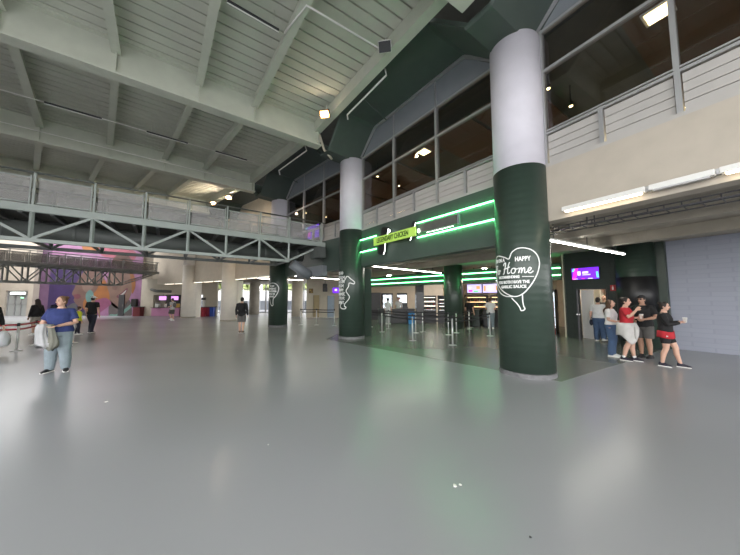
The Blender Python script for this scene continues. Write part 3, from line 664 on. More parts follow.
mb = MB(); wslab(mb, 1, S1 + 1.77, S1 + 1.81, 6.96, 7.22, 0, 2.02); wslab(mb, 1, S1 + .80, S1 + .84, 6.96, 7.22, 0, 2.02); wslab(mb, 1, S1 + .80, S1 + 1.81, 6.96, 7.22, 1.98, 2.02); obj('frame', mb, M_dark, d1)
mb = MB(); wslab(mb, 1, S1 + 1.33, S1 + 1.75, 7.24, 7.28, .02, 1.96); obj('inner_leaf', mb, M_wplastic, d1)
# room behind the door
mb = MB(); wslab(mb, 1, S1 - .6, S1 + 2.1, 9.3, 9.4, 0, 3.0); struct('wall_store_back', mb, M_cwall)
mb = MB(); wslab(mb, 1, S1 - .7, S1 - .6, 7.25, 9.4, 0, 3.0); struct('wall_store_side', mb, M_cwall)
mb = MB(); wslab(mb, 1, S1 - .6, S1 + 2.2, 7.25, 9.4, 2.9, 3.0); struct('ceiling_store', mb, M_wplastic)
t = thing('ceiling_light', 'white ceiling light in the store room behind the open door', 'light', W(1, S1 + 1, 8.2, 2.86)); mb = MB(); wslab(mb, 1, S1 + .5, S1 + 1.5, 8.0, 8.4, 2.86, 2.9); obj('diffuser', mb, emat('store_light', (1, .95, .85), 30), t)
t = thing('shelf_unit', 'cream shelf unit with boxes seen through the open door', 'shelf', W(1, S1 + 1.0, 9.1, 0))
mb = MB()
for zz in (.3, .9, 1.5, 2.1): wslab(mb, 1, S1 + .3, S1 + 1.7, 8.9, 9.28, zz, zz + .03)
for ss in (.32, 1.66): wslab(mb, 1, S1 + ss, S1 + ss + .03, 8.9, 9.28, 0, 2.4)
obj('frame', mb, M_cwall, t)
bxm = [mat('carton', (.42, .28, .14), .8), M_wplastic, mat('red_plastic', (.5, .03, .03), .5)]
for i in range(8):
    zz = (.33, .93, 1.53)[i % 3]; ss = .36 + .3 * (i // 3) + .1 * (i % 2)
    mb = MB(); wslab(mb, 1, S1 + ss, S1 + ss + .24, 8.95, 9.22, zz, zz + .2 + .05 * (i % 3)); tag(obj('box', mb, bxm[i % 3]), 'small box on the store room shelf', 'box', 'boxes on the store room shelf')

def screen(root_name, label, k, s0, s1, off, z0, z1, style, facing=-1):
    t = thing(root_name, label, 'screen', W(k, (s0 + s1) / 2, off, z0))
    mb = MB(); wslab(mb, k, s0 - .015, s1 + .015, off, off + .06, z0 - .015, z1 + .015); obj('casing', mb, M_black, t)
    mb = MB(); wslab(mb, k, s0, s1, off - .006, off, z0, z1); obj('display', mb, style[0], t)
    for (a0, a1, b0, b1, m, sl) in style[1]:
        mb = MB(); S_ = lambda a: s1 - (s1 - s0) * a; Z_ = lambda b: z0 + (z1 - z0) * b; o = off - .009
        mb.prism([W(k, S_(a0), o, Z_(b0)), W(k, S_(a1), o, Z_(b0)), W(k, S_(a1 + sl), o, Z_(b1)), W(k, S_(a0 + sl), o, Z_(b1))], BN[k] * .003); obj('picture', mb, m, t)
    mb = MB(); wslab(mb, k, (s0 + s1) / 2 - .1, (s0 + s1) / 2 + .1, off + .06, off + .2, (z0 + z1) / 2 - .1, (z0 + z1) / 2 + .1); obj('bracket', mb, M_dark, t)
    return t
E_vio = emat('screen_violet', (.16, .02, .75), 1.3); E_mag = emat('screen_magenta', (.75, .03, .5), 1.2); E_cya = emat('screen_cyan', (.15, .75, .8), 1.0); E_wht = emat('screen_white', (.75, .75, .9), 1.1); E_lil = emat('screen_lilac', (.55, .5, .85), 1.1); E_grn = emat('screen_green', (.12, .75, .18), 1.0); E_org = emat('screen_orange', (.8, .4, .15), .9); E_pnk = emat('screen_pink', (.65, .3, .75), 1.2)
vstyle = (E_vio, [(0, .14, 0, 1, E_mag, .12), (.0, .1, .72, 1, E_cya, .06), (.92, 1, .1, .6, E_cya, -.02), (.22, .34, .35, .72, E_wht, .0), (.40, .62, .5, .68, E_wht, .01), (.40, .7, .34, .44, E_lil, .01), (.06, .22, .02, .08, E_wht, 0), (.6, .78, .02, .08, E_wht, 0), (.36, .5, .02, .08, E_mag, 0)])
screen('television', 'violet wall screen above the open dark door', 1, S1 + .96, S1 + 1.86, 6.82, 2.38, 2.83, vstyle)
t = thing('fire_sign', 'small red safety sign on the dark green wall right of the door', 'sign', W(1, S1 + .62, 6.98, 1.9)); mb = MB(); wslab(mb, 1, S1 + .54, S1 + .70, 6.98, 7.0, 1.9, 2.12); obj('plate', mb, mat('red_sign', (.5, .03, .03), .5), t)
mb = MB(); wslab(mb, 1, S1 + .595, S1 + .645, 6.97, 6.98, 1.94, 2.05); wslab(mb, 1, S1 + .605, S1 + .635, 6.97, 6.98, 2.06, 2.085); obj('pictogram', mb, M_decal, t)

# ------------------------------------------------------------------ food court behind the green fascia
def band(a, b, label, sgn=1):   # dark green band between inner columns, with two neon tubes
    a = Vector((*a, 0)); b = Vector((*b, 0)); d = (b - a).normalized(); n = Vector((d.y, -d.x, 0))
    if n.y > 0 and n.x > 0: n = -n
    if n.y > 0: n = -n
    mb = MB(); mb.bar(a + UP * 2.82, b + UP * 2.82, .25, .74); struct('wall_shop_band', mb, M_green)
    for zz, w in ((2.97, 'upper'), (2.66, 'lower')):
        mb = MB(); mb.tube([a + n * .17 + UP * zz, b + n * .17 + UP * zz], .02, 8); o = tag(obj('neon_tube', mb, M_neon), '%s green neon tube on the inner band %s' % (w, label), 'neon light', 'green neon tubes on the inner band')
        mb = MB()
        for f in (.1, .37, .63, .9): p = a.lerp(b, f) + UP * zz; mb.box(p + n * .145, (.04, .05, .03), (d, n, UP))
        obj('clip', mb, M_dark, o)
band((-.18, 20.75), (4.35, 16.15), 'left of the inner green column'); band((5.2, 15.4), (8.5, 12.3), 'right of the inner green column')
t = thing('shop_sign', 'dark inner sign with white lit strokes, half hidden by the big column', 'sign', (6.75, 13.55, 2.6))
n = Vector((-.68, -.73, 0)); d = Vector((.73, -.68, 0)); c0 = Vector((6.5, 13.75, 2.78)) + n * .32
mb = MB(); mb.box(c0 + d * .35, (1.0, .06, .3), (d, n, UP)); obj('sign_board', mb, mat('dim_olive_sign', (.05, .07, .015), .6), t)
for x0, z0, x1, z1, m in ((-.1, -.3, .25, -.05, M_glow), (.1, .1, .18, .38, M_glow), (-.2, -.28, .05, -.05, M_dark), (.02, .12, .08, .4, M_dark)):
    mb = MB(); mb.bar(c0 + d * x0 + n * .05 + UP * z0, c0 + d * x1 + n * .05 + UP * z1, .05, .05); obj('stroke', mb, m, t)
# back and side walls of the kitchens
M_kwall = mat('kitchen_wall', (.50, .42, .33), .7, noise=.06)
def wallseg(name, a, b, z0, z1, m, th=.15):
    mb = MB(); a = Vector((*a, 0)); b = Vector((*b, 0)); mb.bar(a + UP * (z0 + z1) / 2, b + UP * (z0 + z1) / 2, th, z1 - z0); return struct(name, mb, m)
wallseg('wall_kitchen_back', (-.8, 25.3), (7.6, 24.4), 0, 3.5, M_kwall); wallseg('wall_kitchen_back', (5.4, 20.6), (11.2, 16.6), 0, 3.5, M_kwall); wallseg('wall_kitchen_left', (-.9, 21.8), (-.8, 25.3), 0, 3.5, M_cwall)
wallseg('wall_kitchen_end', (11.2, 16.65), (11.75, 13.7), 0, 3.5, M_kwall); wallseg('wall_kitchen_divider', (5.35, 17.0), (6.3, 20.3), 0, 3.5, M_kwall)
for x, y, lb in ((1.5, 21.5, 'added fill lamp over the drinks fridges'), (4.2, 20.0, 'added fill lamp over the display shelves'), (3.4, 19.2, 'added fill lamp beside the black pillar'), (6.9, 16.6, 'added fill lamp over the menu screens'), (8.2, 15.2, 'added fill lamp behind the big column')):  # lamps added to brighten the shop interior
    t = thing('fill_light', lb, 'light', (x, y, 3.42)); mb = MB(); mb.lathe((x, y, 3.42), [(.2, 0), (.22, .08)], 16); obj('rim', mb, M_wplastic, t); mb = MB(); mb.lathe((x, y, 3.405), [(.18, 0), (.18, .014)], 16); obj('lens', mb, emat('shop_fill_light', (1, .85, .62), 90), t)
t = thing('pillar', 'square black tiled pillar in the food court', 'pillar', (3.25, 18.3, 0)); mb = MB(); mb.box((3.25, 18.3, 1.75), (.5, .5, 3.5)); obj('shaft', mb, mat('black_tile', (.02, .018, .018), .25), t, bevel=.01)
mb = MB(); mb.box((3.25, 18.03, 2.3), (.42, .03, .5)); obj('panel', mb, M_dark, t)
def fridge(x, y, w, rz, label):
    t = thing('drinks_fridge', label, 'fridge', (x, y, 0), rz, 'glass door drinks fridges')
    mb = MB(); mb.box((0, .33, 1.03), (w, .06, 2.06)); mb.box((-w / 2 + .02, 0, 1.03), (.04, .7, 2.06)); mb.box((w / 2 - .02, 0, 1.03), (.04, .7, 2.06)); mb.box((0, 0, .1), (w, .7, .2)); mb.box((0, 0, 2.0), (w, .7, .12)); obj('cabinet', mb, M_dark, t, local=True)
    mb = MB(); mb.box((0, .29, 1.05), (w - .1, .02, 1.7)); obj('lit_back', mb, emat('fridge_light', (.82, .92, 1.0), 2.2), t, local=True)
    bot = [mat('bottle_%d' % i, c, .3) for i, c in enumerate(((.1, .3, .6), (.6, .6, .65), (.5, .05, .05), (.1, .4, .15), (.6, .4, .1)))]
    for j in range(4):
        z0 = .3 + j * .42; mb = MB(); mb.box((0, .05, z0 - .02), (w - .1, .5, .02)); obj('shelf', mb, M_wplastic, t, local=True)
        mb = MB()
        for i in range(int((w - .12) / .1)): mb.lathe((-w / 2 + .11 + i * .1, -.05, z0), [(.035, 0), (.035, .17), (.015, .22), (.015, .26)], 6, mi=(i + j * 2) % 5)
        o = obj('bottle_row', mb, bot, t, local=True); o['kind'] = 'stuff'
    mb = MB(); mb.box((0, -.33, 1.07), (w - .06, .012, 1.75)); obj('glass_door', mb, M_clear, t, local=True)
    mb = MB(); mb.box((w / 2 - .09, -.36, 1.1), (.025, .03, .5)); obj('handle', mb, M_inox, t, local=True)
fridge(1.35, 22.2, .82, R(6), 'glass door drinks fridge, left of the pair, behind the dark counter'); fridge(2.5, 21.7, .78, R(-8), 'glass door drinks fridge, right of the pair, behind the dark counter')
t = thing('cabinet', 'tall dark cabinet left of the drinks fridges', 'cabinet', (.45, 22.1, 0)); mb = MB(); mb.box((.45, 22.1, 1.05), (.8, .6, 2.1)); obj('body', mb, M_dark, t, bevel=.01); mb = MB(); mb.box((.45, 21.79, 1.05), (.72, .02, 1.95)); obj('door', mb, M_dark, t)
def counter(pts, label, m, zt=.95, top=None, depth=.7):
    a = Vector((*pts[0], 0)); b = Vector((*pts[1], 0)); d = (b - a).normalized(); n = Vector((-d.y, d.x, 0)); L = (b - a).length; c = (a + b) / 2
    t = thing('counter', label, 'counter', c)
    mb = MB(); mb.box(c + UP * (zt / 2 - .0), (L, depth, zt - .06), (d, n, UP)); obj('body', mb, m, t, bevel=.01)
    mb = MB(); mb.box(c + UP * (zt - .015), (L + .08, depth + .1, .04), (d, n, UP)); obj('worktop', mb, top or M_black, t)
    k = max(2, int(L / .7)); mb = MB(); mb.box(c + UP * .05, (L - .05, depth - .1, .09), (d, n, UP)); obj('plinth', mb, M_black, t)
    for i in range(k):
        mb = MB(); mb.box(a + d * (L * (i + .5) / k) - n * (depth / 2 + .008) + UP * (zt / 2), (L / k - .03, .016, zt - .22), (d, n, UP)); obj('front_panel', mb, m, t)
    return t
counter(((.55, 18.75), (1.15, 18.75)), 'short green counter at the left end of the food court', M_green); counter(((1.25, 18.75), (2.95, 18.75)), 'long black serving counter before the drinks fridges', M_black)
t = thing('waste_bin', 'blue waste bin at the end of the black counter', 'bin', (2.66, 18.1, 0)); mb = MB(); mb.loft([[(2.66 + .17 * a, 18.1 + .15 * b, 0) for a, b in ((-1, -1), (1, -1), (1, 1), (-1, 1))], [(2.66 + .2 * a, 18.1 + .18 * b, .78) for a, b in ((-1, -1), (1, -1), (1, 1), (-1, 1))]]); obj('body', mb, mat('blue_bin', (.02, .22, .55), .4), t, bevel=.02)
mb = MB(); mb.box((2.66, 18.1, .80), (.44, .40, .05)); obj('lid', mb, M_dark, t)
t = thing('cash_register', 'small black till on the black serving counter', 'till', (2.35, 18.75, .97)); mb = MB(); mb.box((2.35, 18.75, 1.02), (.35, .35, .1)); obj('drawer', mb, M_dark, t); mb = MB(); mb.box((2.35, 18.8, 1.2), (.34, .04, .26)); obj('monitor', mb, M_black, t)
mb = MB(); mb.tube([(2.35, 18.82, 1.05), (2.35, 18.84, 1.2)], .03, 8); obj('neck', mb, M_dark, t)
M_hot = emat('heated_display_light', (1.0, .62, .28), 3.0); M_cold = emat('display_light', (1.0, .9, .75), 2.5)
foods = [mat('food_%d' % i, c, .6) for i, c in enumerate(((.5, .25, .06), (.55, .06, .04), (.6, .5, .35), (.15, .3, .08), (.4, .15, .05)))]
def display(x, y, w, rz, label, light, levels, base_m):
    t = thing('display_case', label, 'display case', (x, y, 0), rz)
    mb = MB(); mb.box((0, 0, .4), (w, .7, .8)); obj('base', mb, base_m, t, local=True, bevel=.01)
    mb = MB(); mb.box((0, .33, 1.3), (w, .04, 1.0)); mb.box((-w / 2 + .02, .05, 1.3), (.04, .6, 1.0)); mb.box((w / 2 - .02, .05, 1.3), (.04, .6, 1.0)); mb.box((0, .05, 1.8), (w, .6, .06)); obj('cabinet', mb, M_dark, t, local=True)
    for j in range(levels):
        z0 = .86 + j * .9 / levels; mb = MB(); mb.box((0, .06, z0), (w - .08, .5, .02)); obj('shelf', mb, M_inox, t, local=True)
        mb = MB(); mb.box((0, .28, z0 + .24), (w - .1, .03, .03)); obj('light_strip', mb, light, t, local=True)
        mb = MB()
        for i in range(int(w / .14)): mb.ell((-w / 2 + .14 + i * .14, .02, z0 + .055), (.055, .12, .05), 8, 5, mi=(i * 3 + j) % 5)
        o = obj('food_row', mb, foods, t, local=True, smooth=True); o['kind'] = 'stuff'
    return t
display(4.05, 19.3, 1.0, R(-12), 'lit open display shelves right of the black pillar', M_cold, 3, M_dark); display(5.0, 18.6, .9, R(-20), 'dark food display case left of the inner green column', M_cold, 2, M_black)
display(6.75, 17.7, 1.3, R(-33), 'heated display case glowing orange behind the customer in white', M_hot, 3, M_dark); display(8.0, 16.9, 1.3, R(-33), 'second heated display case hidden partly by the big column', M_hot, 3, M_dark)
counter(((6.05, 16.75), (6.5, 16.45)), 'green end counter beside the inner green column', M_green, 1.0); counter(((6.75, 16.4), (8.6, 15.1)), 'dark serving counter in front of the heated display cases', M_black, 1.0)
# menu screens
def free_screen(a, b, z0, z1, base, pics, label):
    a = Vector((*a, 0)); b = Vector((*b, 0)); d = (b - a).normalized(); n = Vector((d.y, -d.x, 0)); L = (b - a).length; c = (a + b) / 2
    t = thing('menu_screen', label, 'screen', c + UP * z0, group='menu screens over the counter')
    mb = MB(); mb.box(c + UP * (z0 + z1) / 2, (L, .06, z1 - z0), (d, n, UP)); obj('casing', mb, M_black, t)
    mb = MB(); mb.box(c + n * .033 + UP * (z0 + z1) / 2, (L - .04, .006, z1 - z0 - .04), (d, n, UP)); obj('display', mb, base, t)
    for x, z, w, h, m in pics: mb = MB(); mb.box(a + d * (L * x) + n * .039 + UP * (z0 + (z1 - z0) * z), (L * w, .004, (z1 - z0) * h), (d, n, UP)); obj('picture', mb, m, t)
    mb = MB(); mb.tube([c + UP * z1, (c.x, c.y, 3.5)], .02, 6); obj('hanger', mb, M_dark, t)
o1 = Vector((5.95, 17.05)); o2 = Vector((8.6, 15.15)); q = lambda f: tuple(o1.lerp(o2, f))
free_screen(q(0), q(.27), 1.95, 2.5, E_lil, [(.2, .6, .2, .25, E_wht), (.25, .25, .25, .2, E_mag), (.75, .6, .25, .35, E_org), (.6, .2, .3, .15, E_grn)], 'left menu screen with lilac pictures over the food counter')
free_screen(q(.28), q(.60), 1.95, 2.5, E_lil, [(.12, .5, .12, .6, E_org), (.4, .7, .25, .15, E_wht), (.4, .4, .3, .15, E_wht), (.8, .5, .2, .5, E_org)], 'middle menu screen with white and lilac pictures over the food counter')
free_screen(q(.61), q(.9), 1.95, 2.5, E_grn, [(.3, .5, .3, .4, E_wht), (.75, .5, .2, .6, E_grn)], 'green menu screen beside the big column')
fridge(8.75, 13.75, .75, R(-42), 'drinks fridge with red goods between the big column and the dark wall')
t = thing('snack_rack', 'red snack rack right of the big column', 'rack', (8.15, 12.85, 0))
mb = MB()
for j in range(4): mb.box((8.15, 12.85, .2 + j * .4), (.4, .35, .03))
for a in (-.19, .19): mb.box((8.15 + a, 12.85, .75), (.03, .35, 1.5))
obj('frame', mb, bxm[2], t)
mb = MB()
for j in range(4):
    for i in range(4): mb.box((8.02 + .09 * i, 12.8, .29 + j * .4), (.07, .2, .15), mi=(i + j) % 3)
o = obj('snack_packs', mb, bxm, t); o['kind'] = 'stuff'
# screens and boards further left
free = [((-5.4, 24.3), 'wall')]
# ------------------------------------------------------------------ cream door wall left of the second column
YD = 24.2
def fx(px, Y): return (px - 370) / 278.0 * Y * .998
def fz(py, Y): return 1.6 + (299 - py) / 278.0 * Y
mb = MB()
xa, xb = fx(306.5, YD), -.9; d0, d1_ = fx(313, YD), fx(320, YD)
for x0, x1, z0, z1 in ((xa, d0, 0, 3.5), (d0, d1_, 1.95, 3.5), (d1_, fx(327, YD), 0, 3.5), (fx(327, YD), fx(335, YD), 1.9, 3.5), (fx(335, YD), xb, 0, 3.5)):
    mb.box(((x0 + x1) / 2, YD + .1, (z0 + z1) / 2), (x1 - x0, .2, z1 - z0))
struct('wall_back_cream', mb, M_cwall)
for n_, a, b, zt, m in ((2, d0, d1_, 1.95, mat('beige_door', (.42, .33, .18), .5)), (3, fx(327, YD), fx(335, YD), 1.9, mat('blue_grey_door', (.30, .38, .48), .4))):
    r_ = sroot('door_%d' % n_, ((a + b) / 2, YD + .08, 0)); mb = MB(); mb.box(((a + b) / 2, YD + .08, zt / 2), (b - a - .06, .05, zt - .03)); lf = obj('leaf', mb, m, r_)
    mb = MB(); mb.tube([(b - .12, YD + .02, 1.0), (b - .22, YD + .02, 1.0)], .015, 6); obj('handle', mb, M_inox, lf)
    mb = MB(); mb.box((a + .015, YD + .0, zt / 2), (.04, .26, zt)); mb.box((b - .015, YD, zt / 2), (.04, .26, zt)); mb.box(((a + b) / 2, YD, zt), (b - a + .04, .26, .04)); obj('frame', mb, M_cwall, r_)
t = thing('wall_sign', 'small brown sign board with pale marks on the cream wall beside the beige door', 'sign', (fx(311, YD), YD - .02, 2.1)); mb = MB(); mb.box((fx(311, YD), YD - .02, 2.3), (.36, .04, .4)); obj('board', mb, mat('brown_sign', (.16, .09, .03), .5), t)
mb = MB(); mb.box((fx(311, YD) - .05, YD - .045, 2.36), (.16, .006, .1)); mb.box((fx(311, YD) + .06, YD - .045, 2.2), (.14, .006, .06)); obj('mark', mb, mat('sign_ochre', (.5, .35, .08), .5), t)
t = thing('loudspeaker', 'black loudspeaker box hanging before the cream wall between the two doors', 'speaker', (fx(325, 23.5), 23.5, 2.25)); mb = MB(); mb.box((fx(325, 23.5), 23.5, 2.55), (.36, .3, .68)); obj('cabinet', mb, M_black, t, bevel=.02)
mb = MB(); mb.lathe((0, 0, 0), [(.10, 0), (.12, .02)], 14)
mb.v = [(fx(325, 23.5) + x, 23.34 - z, 2.4 + y) for x, y, z in mb.v]; obj('cone', mb, M_dark, t); mb = MB(); mb.tube([(fx(325, 23.5), 23.5, 2.88), (fx(325, 23.5), 23.5, 3.5)], .02, 6); obj('bracket', mb, M_dark, t)
t = thing('television', 'small violet screen beside the second green column on the cream wall', 'screen', (fx(335.5, YD), YD - .06, 2.1)); mb = MB(); mb.box((fx(336, YD), YD - .06, 2.35), (.6, .08, .5)); obj('casing', mb, M_black, t); mb = MB(); mb.box((fx(336, YD), YD - .105, 2.35), (.56, .01, .46)); obj('display', mb, E_vio, t); mb = MB(); mb.box((fx(336, YD), YD - .112, 2.38), (.2, .006, .16)); obj('picture', mb, E_wht, t)
# screen behind the upper glazing above the footbridge
screen('television', 'violet and cyan screen behind the glass above the footbridge end', 3, 3.45, 5.1, .6, 4.92, 5.62, (E_vio, [(.1, .28, .1, .8, E_mag, 0), (.0, .3, .85, 1, E_cya, .05), (.35, .5, .2, .8, E_mag, 0), (.6, .75, .2, .75, E_mag, 0)]))

# ------------------------------------------------------------------ far glazed wall and outdoors
YG = 33.0; xs = [fx(p, YG) for p in (192, 216.5, 228, 241, 254, 266, 280, 293, 304, 318)]
w4 = sroot('window_4', (xs[4], YG, 0))
for x in xs: mb = MB(); mb.box((x, YG, 1.75), (.12, .14, 3.5)); obj('mullion', mb, M_alu, w4)
mb = MB(); mb.box(((xs[0] + xs[-1]) / 2, YG, 2.75), (xs[-1] - xs[0], .12, .1)); obj('transom', mb, M_alu, w4)
mb = MB(); mb.box(((xs[0] + xs[-1]) / 2, YG, .05), (xs[-1] - xs[0], .12, .1)); obj('sill', mb, M_alu, w4)
for a, b in zip(xs, xs[1:]):
    mb = MB(); mb.box(((a + b) / 2, YG, 1.4), (b - a - .13, .012, 2.6)); obj('pane', mb, M_clear, w4)
    mb = MB(); mb.box(((a + b) / 2, YG, 3.15), (b - a - .13, .012, .7)); obj('pane', mb, M_clear, w4)
mb = MB(); mb.box((-30, YG, 1.75), (2 * (-30 - xs[0]) * -1 , .2, 3.5)); struct('wall_far_left', mb, M_cwall)
mb = MB(); mb.box(((-16), YG + .2, 4.6), (40, .2, 2.2)); struct('wall_far_upper', mb, M_fascia)
t = thing('outbuilding', 'pale grey building with a white roof band outside the far glazing', 'building', (-16, 42, 0))
mb = MB(); mb.box((-16, 43, .68), (34, 2, 1.36)); obj('wall', mb, mat('outer_wall', (.66, .70, .76), .8, noise=.06), t)
mb = MB(); mb.box((-16, 42.6, 2.1), (34.4, 3.0, 1.5)); obj('roof_band', mb, mat('white_band', (.75, .76, .78), .7), t)
for i in range(9):
    mb = MB(); mb.box((-29 + i * 3.3, 41.97, .65), (1.3, .08, 1.3)); obj('door', mb, mat('outer_door', (.30, .33, .38), .5) if i % 3 else M_panel, t)
    mb = MB(); mb.box((-27.6 + i * 3.3, 41.6, .675), (.2, .2, 1.35)); obj('post', mb, M_wplastic, t)
M_leaf = mat('foliage', (.30, .36, .14), .7, noise=.3, nscale=4); M_bark = mat('bark', (.12, .08, .05), .9)
for i in range(7):
    x = -31 + i * 4.6; rr = 1.6 + (i * 37 % 10) / 25; t = thing('tree', ['round green tree behind the outbuilding at its left end', 'green tree behind the outbuilding, second from its left end', 'green tree behind the outbuilding, left of its middle', 'green tree behind the middle of the outbuilding', 'green tree behind the outbuilding, right of its middle', 'green tree behind the outbuilding, second from its right end', 'green tree behind the outbuilding at its right end'][i], 'tree', (x, 49 + (i % 3), 0), group='trees outside')
    mb = MB(); mb.tube([(x, 49 + i % 3, 0), (x + .1, 49 + i % 3, 3)], [.18, .12], 8); obj('trunk', mb, M_bark, t)
    mb = MB()
    for j in range(60):
        a, b_ = random.uniform(0, 6.28), random.uniform(-1, 1); r_ = rr * random.uniform(.5, 1); c = Vector((x + math.cos(a) * math.sqrt(1 - b_ * b_) * r_, 49 + i % 3 + math.sin(a) * math.sqrt(1 - b_ * b_) * r_, 4.0 + b_ * r_ * .9)); mb.ell(c, (random.uniform(.35, .7), random.uniform(.35, .7), random.uniform(.3, .5)), 6, 4)
    obj('crown', mb, M_leaf, t)

# ------------------------------------------------------------------ concession wall, mural wall, gate wall at the far left
YC = 26.5
mb = MB(); x0, x1, x2, x3, x4 = fx(141, YC), fx(153.5, YC), fx(181, YC), fx(196, YC), fx(217, YC)
for a, b, z0, z1 in ((x0, x1, 0, 3.5), (x1, x2, 2.0, 3.5), (x2, x3, 0, 3.5), (x3, fx(203, YC), 2.0, 3.5), (fx(203, YC), x4, 0, 3.5)): mb.box(((a + b) / 2, YC + .12, (z0 + z1) / 2), (b - a, .22, z1 - z0))
struct('wall_back_concession', mb, M_cwall)
M_pink = mat('pink_counter', (.50, .22, .38), .5)
t = thing('counter', 'pink concession counter under two lilac screens in the far cream wall', 'counter', ((x1 + x2) / 2, YC, 0))
mb = MB(); mb.box(((x1 + x2) / 2, YC + .1, .38), (x2 - x1, .5, .76)); obj('front', mb, M_pink, t); mb = MB(); mb.box(((x1 + x2) / 2, YC + .08, .78), (x2 - x1 + .06, .6, .04)); obj('worktop', mb, M_black, t)
for i in range(3): mb = MB(); mb.box((x1 + (x2 - x1) * (i + .5) / 3, YC - .155, .38), ((x2 - x1) / 3 - .03, .012, .68)); obj('front_panel', mb, M_pink, t)
mb = MB(); mb.box(((x1 + x2) / 2, YC + 1.6, 1.5), (x2 - x1 + .6, .1, 3)); struct('wall_concession_kitchen', mb, M_dark)
t = thing('counter', 'pink counter piece between the farther cream column and the bins', 'counter', (fx(200, YC), YC, 0)); mb = MB(); mb.box((fx(199, YC), YC - .2, .38), (.6, .4, .76)); obj('front', mb, M_pink, t); mb = MB(); mb.box((fx(199, YC), YC - .2, .78), (.64, .46, .04)); obj('worktop', mb, M_black, t)
for p, lb in ((163.5, 'left lilac menu screen over the pink concession counter'), (175.5, 'right lilac menu screen over the pink concession counter')):
    t = thing('menu_screen', lb, 'screen', (fx(p, YC), YC - .04, 1.5)); mb = MB(); mb.box((fx(p, YC), YC - .04, 1.68), (.72, .07, .4)); obj('casing', mb, M_black, t); mb = MB(); mb.box((fx(p, YC), YC - .08, 1.68), (.68, .008, .36)); obj('display', mb, E_pnk, t)
    mb = MB(); mb.tube([(fx(p, YC), YC - .04, 1.86), (fx(p, YC), YC - .04, 2.05)], .02, 6); obj('hanger', mb, M_dark, t)
for i, p in enumerate((157, 166, 170, 177)):
    t = thing('drinks_machine', ['white drinks machine at the left end of the pink counter', 'low white machine left of the middle of the pink counter', 'round topped machine right of the middle of the pink counter', 'yellow drinks machine at the right end of the pink counter'][i], 'machine', (fx(p, YC), YC + .15, .8)); mb = MB(); mb.box((fx(p, YC), YC + .15, .98), (.3, .3, .36)); obj('body', mb, [M_wplastic, M_inox, M_dark, mat('yellow_drink', (.6, .35, .04), .4)][i], t, bevel=.02); mb = MB(); mb.box((fx(p, YC), YC + .15, 1.2), (.22, .22, .08)); obj('lid', mb, M_dark, t)
t = thing('display_rack', 'narrow white display rack left of the bins', 'rack', (fx(204.5, YC), YC - .3, 0)); mb = MB()
for j in range(4): mb.box((fx(204.5, YC), YC - .3, .25 + j * .4), (.42, .3, .03))
for a in (-.2, .2): mb.box((fx(204.5, YC) + a, YC - .3, .85), (.03, .3, 1.7))
obj('frame', mb, M_wplastic, t); mb = MB(); mb.box((fx(204.5, YC), YC - .3, 1.62), (.44, .32, .24)); obj('header', mb, M_black, t)
def bin_(p, col, label, Y=26.0, w=.36):
    x = fx(p, Y); t = thing('recycling_bin', label, 'bin', (x, Y, 0), group='recycling bins before the far cream wall'); mb = MB(); mb.loft([[(x + w * .42 * a, Y + .16 * b, 0) for a, b in ((-1, -1), (1, -1), (1, 1), (-1, 1))], [(x + w * .5 * a, Y + .2 * b, .82) for a, b in ((-1, -1), (1, -1), (1, 1), (-1, 1))]]); obj('body', mb, mat('bin_' + label[:8], col, .45), t, bevel=.015); mb = MB(); mb.box((x, Y, .85), (w + .03, .44, .06)); obj('lid', mb, M_dark, t)
bin_(203.5, (.40, .03, .05), 'first red recycling bin, in front of the white rack', 25.6); bin_(209, (.28, .03, .06), 'dark red recycling bin left of the blue one'); bin_(213.2, (.03, .08, .42), 'deep blue recycling bin at the right end of the row')
t = thing('table', 'small dark table right of the blue recycling bin', 'table', (fx(219, 26.2), 26.2, 0)); mb = MB(); mb.box((fx(219, 26.2), 26.2, .88), (.5, .5, .04)); obj('tabletop', mb, M_dark, t)
for a in (-.2, .2):
    for b in (-.2, .2): mb = MB(); mb.tube([(fx(219, 26.2) + a, 26.2 + b, 0), (fx(219, 26.2) + a, 26.2 + b, .86)], .02, 6); obj('leg', mb, M_dark, t)

YM = 26.65
xl, xr = fx(39, YM), fx(141, YM)
mb = MB(); mb.box(((xl + xr) / 2, YM + .15, 3.9), (xr - xl, .3, 7.8)); struct('wall_mural', mb, M_cwall)
mu = thing('mural', 'huge colourful painted mural of two faces on purple and pink', 'mural', ((xl + xr) / 2, YM, 0))
def flat(name, pts, layer, m, sm=True):
    q = smooth_path(pts, True, 5) if sm else pts
    mb = MB(); mb.prism([(fx(a, YM), YM - .002 - .004 * layer, max(0.01, fz(b, YM))) for a, b in q], (0, .004, 0)); return obj(name, mb, m, mu)
def pm(n, c): return mat('mural_' + n, tuple(x * .42 for x in c), .6, noise=.18, nscale=1.2)
flat('background', [(39, 318), (141, 318), (141, 236), (39, 236)], 0, pm('pink', (.62, .30, .55)), False)
flat('purple_side', [(39, 318), (48.5, 318), (48.5, 236), (39, 236)], 1, pm('mauve', (.30, .16, .30)), False)
flat('purple_field', [(48.5, 318), (86, 318), (86, 268), (48.5, 268)], 1, pm('violet', (.075, .035, .18)), False)
flat('grey_shape', [(58, 318), (60, 312), (68, 306), (76, 303), (80, 310), (92, 314), (92, 318)], 2, pm('grey', (.16, .16, .18)))
flat('face', [(77, 280), (74, 288), (72, 294), (75, 297), (74, 300), (77, 304), (82, 308), (90, 307), (99, 300), (104, 290), (103, 278), (95, 268), (84, 270)], 2, pm('brown_face', (.30, .17, .14)))
flat('lips', [(74, 295), (79, 294), (81, 297), (78, 299), (75, 298)], 3, pm('lip', (.30, .08, .12)))
